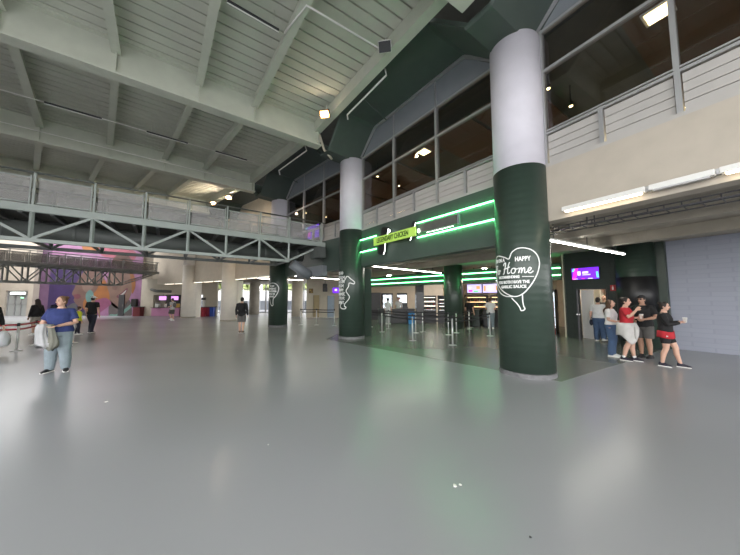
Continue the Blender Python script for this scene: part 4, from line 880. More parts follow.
flat('cheek_light', [(82, 281), (90, 278), (93, 287), (86, 292), (82, 288)], 3, pm('tan', (.42, .27, .22)))
flat('orange_smoke', [(84, 302), (88, 296), (95, 292), (99, 284), (104, 280), (107, 288), (110, 298), (106, 306), (98, 311), (90, 312), (85, 309)], 4, pm('orange', (.60, .22, .06)))
flat('teal_wisp', [(86, 294), (90, 290), (94, 295), (91, 302), (87, 301)], 5, pm('teal', (.22, .42, .40)))
flat('magenta_smoke', [(90, 303), (97, 300), (106, 298), (112, 303), (106, 309), (98, 314), (92, 312)], 5, pm('magenta', (.50, .14, .30)))
flat('face', [(108, 272), (106, 284), (108, 296), (113, 305), (120, 309), (127, 304), (131, 294), (132, 282), (128, 272), (118, 268)], 2, pm('face_warm', (.40, .24, .19)))
flat('neck', [(111, 302), (112, 318), (132, 318), (130, 300), (122, 308)], 2, pm('grey_neck', (.22, .18, .18)))
flat('smile', [(117, 296), (121, 293), (127, 288), (126, 293), (122, 297.5), (118, 298)], 4, pm('lip', (.30, .08, .12)))
flat('teeth', [(118.5, 296), (122, 293.7), (126, 290), (125, 293), (121.5, 296)], 5, pm('teeth', (.8, .78, .76)))
flat('nose_shadow', [(113, 284), (117, 286), (116, 290), (112, 289)], 4, pm('brown_face', (.30, .17, .14)))
flat('orange_hair', [(128, 270), (133, 276), (135, 286), (132, 294), (131, 284)], 4, pm('orange', (.60, .22, .06)))
flat('teal_ribbon', [(110, 317), (112, 314), (118, 314), (126, 309), (133, 303), (133.5, 306), (127, 312), (119, 317)], 6, pm('teal_light', (.30, .58, .50)))
flat('orange_cloud', [(78, 246), (82, 241), (91, 243), (96, 248), (90, 252), (82, 251)], 2, pm('orange', (.60, .22, .06)))
flat('rose_cloud', [(96, 250), (102, 244), (112, 242), (124, 246), (134, 254), (128, 262), (112, 258), (100, 256)], 2, pm('rose', (.62, .16, .24)))
flat('brown_hair', [(110, 264), (114, 255), (121, 252), (128, 258), (131, 266)], 3, pm('hair', (.16, .07, .05)))
flat('white_streak', [(42, 256), (70, 255), (90, 258), (74, 262), (44, 263)], 2, pm('pale', (.72, .55, .68)))
mb = MB(); mb.box((fx(122.3, YM), YM - .04, 1.0), (.55, .06, 2.0)); r_ = sroot('door_4', (fx(122.3, YM), YM - .04, 0)); obj('leaf', mb, M_dark, r_); mb = MB(); mb.box((fx(122.3, YM) + .2, YM - .09, 1.0), (.04, .05, .14)); obj('handle', mb, M_inox, r_)
t = thing('podium', 'dark red box stand at the right foot of the mural', 'stand', (fx(137.5, 26), 26.2, 0)); mb = MB(); mb.box((fx(137.7, 26), 26.2, .42), (.66, .5, .84)); obj('body', mb, mat('dark_red', (.12, .01, .015), .5), t, bevel=.02); mb = MB(); mb.box((fx(137.7, 26), 26.2, .86), (.74, .58, .05)); obj('top', mb, M_dark, t)
t = thing('loudspeaker', 'black box on a pole behind the dark red stand', 'speaker', (fx(134, 26.4), 26.45, 0)); mb = MB(); mb.box((fx(134.5, 26.4), 26.45, 1.25), (.44, .3, .72)); obj('cabinet', mb, M_black, t, bevel=.02); mb = MB(); mb.tube([(fx(134.5, 26.4), 26.45, 0), (fx(134.5, 26.4), 26.45, .9)], .025, 8); obj('pole', mb, M_dark, t)
mb = MB(); mb.bar((fx(141, YM) - .3, 26.9, 3.9), (-20.3, 27.6, 3.9), .3, 7.8); struct('wall_back_corner', mb, M_fascia)
# gate wall
xg0, xg1 = fx(-40, YM), fx(39, YM)
mb = MB(); mb.box((fx(36.5, YM), YM - .2, 3.9), (fx(39, YM) - fx(34, YM), .6, 7.8)); struct('wall_gate_pier', mb, M_fascia)
xa, xb = fx(6, YM), fx(34, YM)
mb = MB(); mb.box(((xa + xb) / 2, YM + .1, 5.1), (xb - xa, .3, 5.4)); mb.box(((xg0 + xa) / 2, YM + .1, 3.9), (xa - xg0, .3, 7.8)); struct('wall_gate', mb, M_fascia)
r_ = sroot('door_5', ((xa + xb) / 2, YM + .15, 0)); mb = MB()
mb.box(((xa + xb) / 2, YM + .2, 1.2), (xb - xa, .02, 2.4)); obj('translucent_gate', mb, sheer('gate_sheet', (.40, .42, .41), .93), r_)
for f in (0.01, .28, .5, .72, .99): mb = MB(); mb.box((xa + (xb - xa) * f, YM + .14, 1.2), (.08, .08, 2.4)); obj('mullion', mb, M_alu, r_)
for zz in (1.15, 2.02, 2.38): mb = MB(); mb.box(((xa + xb) / 2, YM + .14, zz), (xb - xa, .08, .07)); obj('transom', mb, M_alu, r_)
t = thing('exit_light', 'long white lit strip over the grey gate at the far left', 'light', (fx(19, YM), YM - .1, 2.05)); mb = MB(); mb.box((fx(19, YM), YM - .06, 2.15), (1.5, .08, .26)); obj('casing', mb, M_wplastic, t); mb = MB(); mb.box((fx(19, YM), YM - .11, 2.15), (1.44, .012, .2)); obj('display', mb, emat('exit_white', (.9, 1, .95), 2.5), t)
for p, z, lb in ((22, 1.72, 'tiny green lit sign on the grey gate'), (29, 1.68, 'tiny white lit sign at the right of the grey gate')):
    t = thing('exit_sign', lb, 'sign', (fx(p, YM), YM + .05, z)); mb = MB(); mb.box((fx(p, YM), YM + .06, z), (.3, .05, .14)); obj('casing', mb, M_wplastic, t); mb = MB(); mb.box((fx(p, YM), YM + .03, z), (.26, .012, .11)); obj('display', mb, emat('exit_green' if p == 22 else 'exit_pale', (.3, 1, .5) if p == 22 else (.9, 1, .95), 2), t)

# ------------------------------------------------------------------ queue barriers
def post(x, y, zt, label, group, n=2):
    t = thing('barrier_post', label, 'barrier post', (x, y, 0), group=group)
    mb = MB(); mb.lathe((x, y, 0), [(.14, 0), (.14, .008), (.05, .025), (.028, .04)], 20); obj('base', mb, M_post, t, True)
    mb = MB(); mb.tube([(x, y, .04), (x, y, zt - .1)], .028, 12); obj('pole', mb, M_post, t, True)
    mb = MB(); mb.lathe((x, y, zt - .1), [(.034, 0), (.034, .09), (.026, .1)], 12); obj('belt_head', mb, M_dark, t, True)
    return t
def belt(a, b, z, m, label, group, h=.05):
    a = Vector((*a, z)); b = Vector((*b, z)); d = (b - a).normalized(); pts = []
    mb = MB(); L = (b - a).length; N = 6
    q = [a + d * .04 + (b - a - d * .08) * (i / N) - UP * (.03 * L / 3 * 4 * (i / N) * (1 - i / N)) for i in range(N + 1)]; n = Vector((-d.y, d.x, 0)) * .002
    mb.loft([[p - n - UP * h / 2, p + n - UP * h / 2, p + n + UP * h / 2, p - n + UP * h / 2] for p in q]); tag(obj('barrier_belt', mb, m), label, 'barrier belt', group)
PQ = dict(A=(-.13, 14.11), B=(.05, 16.1), C=(.58, 13.68), D=(.99, 15.04), E=(1.64, 10.85), F=(2.16, 13.28), G=(2.58, 13.75), H=(2.87, 9.8), I=(3.5, 12.55), J=(4.08, 13.28), K=(5.3, 15.0), L=(5.2, 12.2))
plab = dict(A='leftmost steel barrier post just right of the second column', B='steel barrier post second from the left, farther back', C='steel barrier post before the short green counter', D='steel barrier post before the black serving counter', E='large steel barrier post below the blue waste bin', F='steel barrier post just right of the large one below the blue bin', G='steel barrier post before the black tiled pillar', H='nearest steel barrier post, in front of the inner green column', I='steel barrier post left of the nearest one, before the inner green column', J='steel barrier post right of the nearest one, before the inner green column', K='steel barrier post right of the inner green column', L='steel barrier post beside the big column and the customer in white')
for k_, (x, y) in PQ.items(): post(x, y, 1.02, plab[k_], 'barrier posts before the food court')
bl = dict(AC='from the leftmost post towards the short green counter', CE='running to the large post below the blue bin', EH='between the large post and the nearest post', HL='from the nearest post to the big column', BD='far back before the short green counter', DF='before the black serving counter', GI='before the dark food display case', IJ='close in front of the inner green column', JK='passing right of the inner green column', FG='short span before the black tiled pillar')
for a, b in (('A', 'C'), ('C', 'E'), ('E', 'H'), ('H', 'L'), ('B', 'D'), ('D', 'F'), ('G', 'I'), ('I', 'J'), ('J', 'K'), ('F', 'G')):
    for zz, w in ((.95, 'upper'), (.82, 'lower')):
        belt(PQ[a], PQ[b], zz, M_blackbelt, '%s black belt %s' % (w, bl[a + b]), 'black barrier belts before the food court')
LQ = [(-10.92, 8.73), (-11.76, 9.9), (-10.45, 9.75), (-10.9, 10.35)]; ll = ['steel barrier post behind the plastic bag at the left edge', 'steel barrier post left of the woman in blue, at the belt corner', 'front steel barrier post right behind the woman in blue', 'rear steel barrier post right behind the woman in blue']
for (x, y), lb in zip(LQ, ll): post(x, y, .86, lb, 'barrier posts at the left')
for (a, b, w) in ((LQ[0], (-13.6, 8.2), 'running out of the picture at the left edge'), (LQ[1], LQ[2], 'behind the woman in blue'), (LQ[0], LQ[1], 'across the left corner')):
    for zz, q in ((.80, 'upper'), (.66, 'lower')): belt(a, b, zz, M_redbelt, '%s red belt %s' % (q, w), 'red barrier belts')
post(-13.6, 8.2, .86, 'steel barrier post outside the left edge', 'barrier posts at the left')
CQ = [(-4.3, 17.4), (-3.3, 17.3), (-2.15, 16.9)]; cl = ['dark barrier post left, before the beige door', 'dark barrier post in the middle, before the cream wall', 'dark barrier post right, beside the second column']
for (x, y), lb in zip(CQ, cl): post(x, y, 1.0, lb, 'barrier posts before the cream wall')
for i in (0, 1):
    for zz, q in ((.94, 'upper'), (.8, 'lower')): belt(CQ[i], CQ[i + 1], zz, M_blackbelt, '%s black belt on the %s before the cream wall' % (q, ('left span', 'right span')[i]), 'black belts before the cream wall')
# ------------------------------------------------------------------ litter on the floor
for i, (x, y, s_, lb) in enumerate(((.73, 2.52, .02, 'white scrap of paper on the near floor'), (.78, 2.53, .012, 'small white crumb beside the paper scrap'), (-4.11, 4.47, .03, 'small pale speck of litter on the floor at the left'), (1.08, 2.0, .01, 'dark speck on the floor near the bottom edge'), (-1.12, 3.19, .008, 'tiny pale speck on the floor left of the middle'))):
    mb = MB(); k = 7; ring = [(x + s_ * math.cos(6.28 * j / k) * random.uniform(.6, 1.2), y + s_ * math.sin(6.28 * j / k) * random.uniform(.6, 1.2)) for j in range(k)]
    mb.loft([[(a, b, .001) for a, b in ring], [(a * .95 + x * .05, b * .95 + y * .05, .006) for a, b in ring]]); tag(obj('paper_scrap', mb, M_wplastic if i != 3 else M_dark), lb, 'litter')
# ------------------------------------------------------------------ people
def fuse(mb, voxel, it, mats, name, parent, colorize=None):
    me = raw(name + '_src', mb, mats[0]); o = bpy.data.objects.new(name + '_src', me); COL.objects.link(o)
    m = o.modifiers.new('r', 'REMESH'); m.mode = 'VOXEL'; m.voxel_size = voxel; m.use_smooth_shade = True
    if it: s = o.modifiers.new('s', 'SMOOTH'); s.factor = .5; s.iterations = it
    bpy.context.view_layer.update(); dg = bpy.context.evaluated_depsgraph_get()
    out = bpy.data.meshes.new_from_object(o.evaluated_get(dg)); bpy.data.objects.remove(o); bpy.data.meshes.remove(me)
    out.name = name; out.materials.clear()
    for x in mats: out.materials.append(x)
    if colorize:
        for p in out.polygons: p.material_index = colorize(p.center)
    out.polygons.foreach_set('use_smooth', [True] * len(out.polygons))
    q = bpy.data.objects.new(name, out); COL.objects.link(q); q.parent = parent; return q
def rotz(v, a): c, s = math.cos(a), math.sin(a); return Vector((v[0] * c - v[1] * s, v[0] * s + v[1] * c, v[2]))
def rotx(v, a): c, s = math.cos(a), math.sin(a); return Vector((v[0], v[1] * c - v[2] * s, v[1] * s + v[2] * c))
M_lip = mat('lips', (.38, .14, .12), .5); M_eye = mat('eye', (.03, .02, .02), .2); M_brow = mat('brow', (.05, .03, .02), .8)
SK = [mat('skin_light', (.56, .34, .25), .5), mat('skin_tan', (.44, .25, .17), .5)]
def cloth(n, c, r=.85): return mat('cloth_' + n, c, r, noise=.14, nscale=6, bump=.25, bscale=30)
def person(label, pos, yaw, H, top, sleeve, bottom, blen, shoes, hair, hcol, fat=1.0, arms=None, legs=None, head=(0, 0), skin=0, hem=.50, vox=.0085, lean=0.0, extra=None, female=False, neck_open=False, flare=1.0, socks=None, group=None):
    t = thing('person', label, 'person', pos, yaw, group)
    X = lambda v: Vector((v[0] * H, v[1] * H, v[2] * H))
    sh = .098 if female else .112
    legs = legs or [((-.052, .012, .28), (-.055, -.012, .045), 0), ((.052, .012, .28), (.055, -.012, .045), 0)]
    arms = arms or [((-.145, -.01, .64), (-.15, .03, .49)), ((.145, -.01, .64), (.15, .03, .49))]
    def L(v): return X((v[0], v[1] + max(0, v[2] - .5) * lean, v[2]))   # lean the upper body forward
    wv = 1.06 if female else 1.0
    prof = [(.455, .05, .05, 0), (.475, .078, .062, 0), (.52, .094 * wv, .070, -.006), (.56, .093 * wv, .068, -.004), (.63, .079, .060, .004), (.70, .089, .068, .008 if female else .003), (.745, .097, .070, .010 if female else .002), (.79, .100, .060, 0), (.818, .082, .047, -.004), (.84, .045, .040, -.004), (.86, .033, .035, 0)]
    def fatf(z): return 1 + (fat - 1) * (1.0 if z < .72 else max(.0, 1 - (z - .72) / .12))
    def rings(z0, z1, grow, n=18):
        zs = [z0] + [p[0] for p in prof if z0 + .006 < p[0] < z1 - .006] + [z1]; out = []
        for z in zs:
            for a, b in zip(prof, prof[1:]):
                if a[0] <= z <= b[0] + 1e-9: f = (z - a[0]) / (b[0] - a[0]); rx, ry, yo = [a[i] + (b[i] - a[i]) * f for i in (1, 2, 3)]; break
            else: rx, ry, yo = prof[0][1:] if z < prof[0][0] else prof[-1][1:]
            k = fatf(z); rx = rx * k + grow; ry = ry * (1 + (k - 1) * 1.5) + grow
            out.append([L((rx * math.cos(6.28319 * i / n), yo + ry * math.sin(6.28319 * i / n), z)) for i in range(n)])
        return out
    lf = 1 + (fat - 1) * .8
    B = MB(); B.loft(rings(.46, .86, 0))
    for s, (kn, an, fr) in zip((-1, 1), legs):
        hp = (.055 * s, 0, .50); mid = tuple((a + b) / 2 for a, b in zip(hp, kn)); cf = tuple(k * .62 + a * .38 for k, a in zip(kn, an))
        cf = (cf[0], cf[1] - .012, cf[2])
        B.tube([X(hp), X(mid), X(kn), X(cf), X(an)], [.058 * lf * H, .050 * lf * H, .034 * lf * H, .033 * lf * H, .021 * H], 12, round_ends=True)
        fd = rotz((0, 1, 0), fr); a = Vector(an); B.tube([X(a + fd * -.02 + Vector((0, 0, -.022))), X(a + fd * .04 + Vector((0, 0, -.026))), X(a + fd * .09 + Vector((0, 0, -.033)))], [.022 * H, .021 * H, .013 * H], 10, round_ends=True)
    for s, (el, wr) in zip((-1, 1), arms):
        sp = L((sh * s, -.004, .80)); e = X(el); w = X(wr); u = sp.lerp(e, .4); fm = e.lerp(w, .3)
        af = 1 + (fat - 1) * .5
        B.tube([sp, u, e, fm, w], [.034 * H * af, .029 * H * af, .023 * H * af, .0235 * H * af, .0155 * H], 12, round_ends=True)
        f = (w - e).normalized(); sd = f.cross(Vector((0, 1, 0))) if abs(f.y) < .8 else f.cross(UP); sd.normalize()
        if abs(f.y) < .8: across = Vector((0, 1, 0)) - f * f.y; across.normalize(); palm_n = -Vector((s, 0, 0)) + f * f.x * s; palm_n.normalize()
        else: across = UP - f * f.z; across.normalize(); palm_n = Vector((-s, 0, 0)) + f * f.x * s; palm_n.normalize()
        c = w + f * .03 * H; B.ell(c, (.026 * H, .011 * H, .034 * H), 10, 6, ax=(across, palm_n, f))
        for j, ln in enumerate((.040, .045, .042, .033)):
            b0 = w + f * .048 * H + across * ((1.5 - j) * .0125 * H); b1 = b0 + f * ln * .5 * H + palm_n * .004 * H; b2 = b0 + f * ln * .85 * H + palm_n * ln * .42 * H
            B.tube([b0 - f * .012 * H, b0, b1, b2], [.0055 * H, .0055 * H, .0052 * H, .0042 * H], 7, round_ends=True)
        tb = w + f * .014 * H + across * .018 * H; B.tube([tb, tb + across * .016 * H + f * .018 * H + palm_n * .006 * H, tb + across * .018 * H + f * .038 * H + palm_n * .014 * H], [.0075 * H, .0065 * H, .005 * H], 7, round_ends=True)
    # head, turned on the neck
    hc = Vector((0, .012, .93)); hy, hp_ = head
    def HT(v): q = Vector(v); q = rotz(rotx(q, hp_), hy); q = q + hc; return L(q)
    A3 = [rotz(rotx(a, hp_), hy) for a in (Vector((1, 0, 0)), Vector((0, 1, 0)), Vector((0, 0, 1)))]
    B.tube([L((0, -.004, .83)), L((0, .002, .875)), HT((0, -.01, -.03))], [.034 * H, .031 * H, .032 * H], 12)
    B.ell(HT((0, 0, .012)), (.043 * H, .053 * H, .058 * H), 18, 12, ax=A3); B.ell(HT((0, .012, -.026)), (.033 * H, .036 * H, .040 * H), 16, 10, ax=A3)
    B.tube([HT((0, .050, .008)), HT((0, .060, -.010)), HT((0, .053, -.016))], [.006 * H, .009 * H, .008 * H], 8, round_ends=True)
    for s in (-1, 1): B.ell(HT((.044 * s, -.006, -.004)), (.006 * H, .012 * H, .018 * H), 8, 6, ax=A3)
    B.ell(HT((0, .044, -.034)), (.014 * H, .008 * H, .006 * H), 10, 5, ax=A3)
    lp = HT((0, .05, -.034))
    def cz(c): return 1 if (c - lp).length < .013 * H else 0
    fuse(B, vox, 2, [SK[skin], M_lip], 'body', t, cz)
    e_ = MB()
    for s in (-1, 1): e_.ell(HT((.019 * s, .047, .008)), (.0075 * H, .005 * H, .0045 * H), 8, 5, ax=A3)
    obj('eyes', e_, M_eye, t, True, local=True)
    e_ = MB()
    for s in (-1, 1): e_.tube([HT((.010 * s, .050, .021)), HT((.019 * s, .049, .024)), HT((.028 * s, .043, .021))], .0025 * H, 5)
    obj('eyebrows', e_, hcol, t, True, local=True)
    # hair
    if hair:
        h = MB()
        if hair != 'bald':
            h.ell(HT((0, -.010, .024)), (.0475 * H, .053 * H, .054 * H), 18, 12, ax=A3); h.ell(HT((0, -.024, -.004)), (.043 * H, .038 * H, .050 * H), 14, 10, ax=A3)
            for s in (-1, 1): h.ell(HT((.042 * s, .0, .014)), (.007 * H, .022 * H, .024 * H), 8, 6, ax=A3)
        else:
            h.ell(HT((0, -.034, -.010)), (.042 * H, .024 * H, .026 * H), 12, 8, ax=A3)
        if hair == 'long':
            h.tube([HT((0, -.03, .01)), HT((0, -.045, -.06)), L((0, -.062, .80)), L((0, -.068, .73))], [.045 * H, .046 * H, .045 * H, .022 * H], 12, round_ends=True)
            for s in (-1, 1): h.tube([HT((.04 * s, -.008, .01)), HT((.046 * s, -.012, -.04)), L((.05 * s, -.01, .80))], [.012 * H, .015 * H, .01 * H], 8, round_ends=True)
        if hair == 'pony': h.tube([HT((0, -.05, .03)), HT((0, -.085, .025)), HT((0, -.09, -.03)), HT((0, -.075, -.08))], [.015 * H, .02 * H, .019 * H, .009 * H], 10, round_ends=True)
        if hair == 'bun': h.ell(HT((0, -.058, .048)), (.026 * H, .026 * H, .026 * H), 12, 8)
        # keep the face clear
        fuse(h, max(vox, .009), 2, [hcol], 'hair', t)
    # top
    C_ = MB(); C_.loft(rings(hem, .838, .016))
    for s, (el, wr) in zip((-1, 1), arms):
        sp = L((sh * s, -.004, .80)); e = X(el); w = X(wr); af = 1 + (fat - 1) * .5
        if sleeve == 'short': C_.tube([L((sh * s * .55, -.004, .81)), sp, sp.lerp(e, .35), sp.lerp(e, .72)], [.036 * H, .044 * H * af, .041 * H * af, .041 * H * af], 12)
        elif sleeve == 'none': C_.tube([L((sh * s * .55, -.004, .81)), sp], [.036 * H, .04 * H], 12)
        else: C_.tube([L((sh * s * .55, -.004, .81)), sp, sp.lerp(e, .5), e, e.lerp(w, .5), e.lerp(w, .93)], [.036 * H, .043 * H * af, .038 * H * af, .034 * H * af, .031 * H * af, .024 * H], 12)
    fuse(C_, max(vox, .010), 3, [top], 'top', t)
    # trousers, shorts
    D = MB(); D.loft(rings(.458, .60, .012))
    for s, (kn, an, fr) in zip((-1, 1), legs):
        hp = Vector((.052 * s, 0, .50)); kn = Vector(kn); an = Vector(an); pts = [hp, hp.lerp(kn, .5), kn, kn.lerp(an, .5) + Vector((0, -.008, 0)), an + Vector((0, 0, -.015))]; rad = [.066 * lf, .060 * lf, .045 * lf * flare, .043 * lf * flare, .040 * flare]
        if blen == 'shorts': pts = [hp, hp.lerp(kn, .5), hp.lerp(kn, .86)]; rad = [.066 * lf, .064 * lf, .062 * lf]
        if blen == 'tight_shorts': pts = [hp, hp.lerp(kn, .4), hp.lerp(kn, .66)]; rad = [.064 * lf, .058 * lf, .051 * lf]
        if blen == 'slim': rad = [.064 * lf, .055 * lf, .040 * lf, .037 * lf, .029]
        D.tube([X(p) for p in pts], [r * H for r in rad], 14)
    fuse(D, max(vox, .010), 2, [bottom], {'shorts': 'shorts', 'tight_shorts': 'shorts'}.get(blen, 'trousers'), t)
    for s, (kn, an, fr) in zip((-1, 1), legs):
        fd = rotz((0, 1, 0), fr); a = Vector(an); sd = rotz((1, 0, 0), fr)
        up = UP
        def ring(y, w, z0, z1): return [X(a + fd * y + sd * w * math.cos(6.28319 * i / 12) + up * ((z0 + z1) / 2 - .045 + (z1 - z0) / 2 * math.sin(6.28319 * i / 12))) for i in range(12)]
        q = MB(); q.loft([ring(-.042, .012, .004, .05), ring(-.036, .024, .0, .062), ring(-.01, .028, .0, .070), ring(.03, .028, .0, .055), ring(.07, .029, .0, .040), ring(.10, .024, .0, .030), ring(.112, .012, .003, .02)])
        so = obj('shoe', q, shoes, t, True, local=True)
        q = MB(); q.loft([[X(a + fd * y + sd * w * k + up * (z - .045)) for y, w, k, z in ((-.044, .026, -1, zz), (-.044, .026, 1, zz), (.05, .031, 1, zz), (.108, .022, 1, zz), (.108, .022, -1, zz), (.05, .031, -1, zz))] for zz in (-.0005, .012)]); obj('sole', q, M_wplastic if socks != 'dark' else M_black, so, local=True)
        if socks and socks != 'dark': q = MB(); q.tube([X(a + UP * .0), X(a + UP * .035)], [.026 * H, .025 * H], 12); obj('sock', q, socks, t, True, local=True)
    if extra: extra(t, X, L, HT, A3, H)
    return t
def yaw_of(fx_, fy_): return math.atan2(-fx_, fy_)
def toward(pos, mixr=0.0, mixc=0.0):   # facing: mixc towards the camera side of the hall, mixr to the right across the view
    d = Vector((-pos[0], -pos[1], 0)).normalized(); r = Vector((-d.y, d.x, 0)); v = d * mixc + r * mixr; return yaw_of(v.x, v.y)
Hdark = cloth('hair_dark', (.018, .012, .010), .6); Hbrown = cloth('hair_brown', (.07, .035, .018), .6); Hgrey = cloth('hair_grey', (.2, .19, .18), .6); Hfair = cloth('hair_fair', (.16, .085, .045), .6)
c_black = cloth('black', (.010, .010, .011)); c_white = cloth('white', (.70, .70, .70)); c_jean = cloth('denim', (.06, .105, .20)); c_jeanl = cloth('light_denim', (.23, .28, .31)); c_blue = cloth('blue_tee', (.028, .042, .155)); c_red = cloth('red', (.42, .018, .028)); c_grey = cloth('grey', (.10, .095, .09)); c_lgrey = cloth('light_grey', (.42, .42, .43)); c_yel = cloth('yellow', (.55, .58, .03)); c_navy = cloth('navy', (.02, .022, .04)); c_beige = cloth('beige', (.35, .32, .27))
S_black = mat('shoe_black', (.012, .012, .014), .5); S_white = mat('shoe_white', (.72, .72, .70), .5); S_navy = mat('shoe_navy', (.02, .018, .035), .5)

# 1 woman in blue, holding folded grey clothes
p = (-6.93, 6.28, 0)
w1 = person('stout woman in a blue tee and light jeans holding grey clothes, looking left', p, toward(p, -.35, .9), 1.66, c_blue, 'short', c_jeanl, 'long', S_black, 'bun', Hfair, 1.26,
       arms=[((-.165, .02, .645), (-.04, .15, .615)), ((.168, .01, .64), (.05, .15, .61))], head=(-.55, 0), female=True, hem=.525, flare=1.15,
       legs=[((-.07, .015, .28), (-.085, -.01, .045), .4), ((.062, .012, .28), (.075, -.02, .045), -.25)])
def local_thing(name, label, cat, ref, group=None): return thing(name, label, cat, tuple(ref.location), ref.rotation_euler.z, group)
t = local_thing('folded_clothes', 'grey and pale blue clothes hanging from the hands of the woman in blue', 'clothes', w1)
def drape(cx, cy, w, z1, z0, th, m, nm, ph):
    mb = MB(); rings = []
    for j in range(9):
        f = j / 8; z = z1 + (z0 - z1) * f; r = []; cx_ = cx + .025 * math.sin(4 * f + ph)
        for i in range(24):
            a = 6.28319 * i / 24; k = 1 + .22 * math.sin(6 * a + ph + 3 * f) * (.4 + f); ww = w * (.55 + .5 * f + .08 * math.sin(7 * f + ph)) if f < .9 else w * .85
            r.append((cx_ + ww * k * math.cos(a), cy + th * k * math.sin(a) + .02 * math.sin(3 * f + ph), z + ((.05 * math.sin(2 * a + ph) + .02 * math.sin(5 * a)) * max(0, f - .6) / .4)))
        rings.append(r)
    mb.loft(rings); obj(nm, mb, m, t, True, local=True)
drape(.15, .275, .11, 1.07, .60, .05, c_lgrey, 'pale_shirt', .5); drape(.01, .285, .085, 1.06, .55, .045, cloth('olive_grey', (.19, .19, .16)), 'grey_jacket', 2)
# 2 coat and plastic bag at the picture edge
p = (-10.8, 7.95, 0)
w2 = person('person in a long dark coat cut by the left picture edge, with a plastic bag', p, toward(p, .3, .4), 1.66, c_black, 'long', c_black, 'long', S_black, 'dark', Hdark, 1.15, hem=.36, arms=[((-.15, .0, .64), (-.155, .05, .49)), ((.15, .03, .63), (.17, .06, .47))], head=(.3, 0), female=True)
t = local_thing('carrier_bag', 'crumpled white plastic bag hanging from the hand of the person in the dark coat', 'bag', w2)
mb = MB(); rings = []
for j in range(8):
    f = j / 7; rings.append([(-.27 + (.03 + .13 * math.sin(f * 2.6) ** .7) * math.cos(6.28319 * i / 16) * (1 + .14 * math.sin(3 * i + j)), .10 + (.025 + .09 * math.sin(f * 2.6) ** .7) * math.sin(6.28319 * i / 16) * (1 + .14 * math.sin(2 * i + j)), .68 - .45 * f) for i in range(16)])
mb.loft(rings); obj('bag', mb, mat('bag_plastic', (.62, .63, .66), .3), t, True, local=True); mb = MB(); mb.tube([(-.27, .10, .66), (-.24, .08, .78)], .008, 6); obj('handle', mb, M_wplastic, t, True, local=True)
# 3 long dark hair beyond the barrier
p = (-15.0, 12.6, 0)
person('person with long dark hair and pale skirt beyond the red belts', p, toward(p, -.5, -.6), 1.6, c_black, 'long', c_beige, 'shorts', S_white, 'long', Hdark, 1.12, female=True, vox=.012, hem=.5)
p = (-13.6, 12.2, 0)
person('dark haired person mostly hidden behind the woman in blue', p, toward(p, .2, -.8), 1.62, c_navy, 'short', c_grey, 'long', S_black, 'dark', Hdark, 1.0, vox=.012)
# 5 yellow top
p = (-13.0, 12.5, 0)
person('child in a yellow top walking behind the woman in blue', p, toward(p, .8, -.3), 1.26, c_yel, 'long', c_navy, 'slim', S_white, 'bun', Hbrown, .95, female=True, vox=.011, legs=[((-.05, .05, .285), (-.055, .06, .05), 0), ((.05, -.01, .285), (.055, -.09, .06), 0)])
# 6 white cap
def cap_extra(col, brim=True, shades=False):
    def f(t, X, L, HT, A3, H):
        mb = MB(); rings = []
        for j in range(6):
            z = .024 + .055 * math.sin(j / 5 * 1.5); r = math.cos(j / 5 * 1.5); rings.append([HT((.052 * r * math.cos(6.283 * i / 18), -.006 + .060 * r * math.sin(6.283 * i / 18), z)) for i in range(18)])
        mb.loft(rings); o = obj('cap', mb, col, t, True, local=True)
        q = MB(); a = [HT((x, y, .026)) for x, y in ((-.045, .03), (-.035, .085), (0, .098), (.035, .085), (.045, .03))]; b = [v + A3[2] * .006 * H for v in a]; q.loft([a, b]); obj('cap_peak', q, col, o, local=True)
        if shades:
            g = MB()
            for s in (-1, 1): g.ell(HT((.020 * s, .053, .007)), (.017 * H, .006 * H, .011 * H), 10, 6, ax=A3); g.tube([HT((.036 * s, .05, .01)), HT((.045 * s, .02, .01)), HT((.046 * s, -.005, .006))], .003 * H, 5)
            g.tube([HT((-.006, .055, .01)), HT((.006, .055, .01))], .003 * H, 5); obj('sunglasses', g, M_black, t, True, local=True)
    return f
p = (-13.2, 13.3, 0)
person('man in a white cap and dark clothes walking before the mural', p, toward(p, .5, -.7), 1.74, c_black, 'short', c_navy, 'long', S_navy, 'dark', Hdark, 1.0, vox=.011, extra=cap_extra(c_white), legs=[((-.05, .06, .285), (-.055, .05, .048), 0), ((.05, .0, .285), (.055, -.07, .055), 0)])
# 7 runner with backpack
def pack(col, w=.09):
    def f(t, X, L, HT, A3, H):
        mb = MB(); mb.ell(L((0, -.105, .70)), (w * H, .05 * H, .11 * H), 14, 8); o = obj('backpack', mb, col, t, True, local=True)
        q = MB()
        for s in (-1, 1): q.tube([L((.06 * s, -.07, .79)), L((.065 * s, -.0, .845)), L((.062 * s, .07, .79)), L((.08 * s, .06, .68)), L((.085 * s, -.04, .63))], .010 * H, 6)
        obj('strap', q, col, o, True, local=True)
    return f
p = (-14.5, 20.5, 0)
person('person in grey with a backpack running before the pink counter', p, toward(p, -.6, -.5), 1.66, c_lgrey, 'short', c_grey, 'shorts', S_white, 'dark', Hdark, 1.0, vox=.013, extra=pack(c_grey), legs=[((-.05, .08, .30), (-.055, -.03, .10), 0), ((.05, .0, .27), (.055, -.02, .048), 0)], arms=[((-.15, -.06, .65), (-.12, .06, .62)), ((.15, .03, .65), (.12, .10, .66))])
# 8 man in black jacket from behind
p = (-6.09, 13.3, 0)
person('person in a black jacket and grey shorts seen from behind, alone in mid hall', p, toward(p, .25, -1), 1.68, c_black, 'long', c_grey, 'shorts', cloth('brown_shoe', (.12, .08, .06)), 'dark', Hdark, 1.02, vox=.011, hem=.47, legs=[((-.05, .01, .28), (-.035, -.01, .045), .1), ((.05, .012, .28), (.04, -.012, .045), -.1)], extra=pack(c_black, .08))
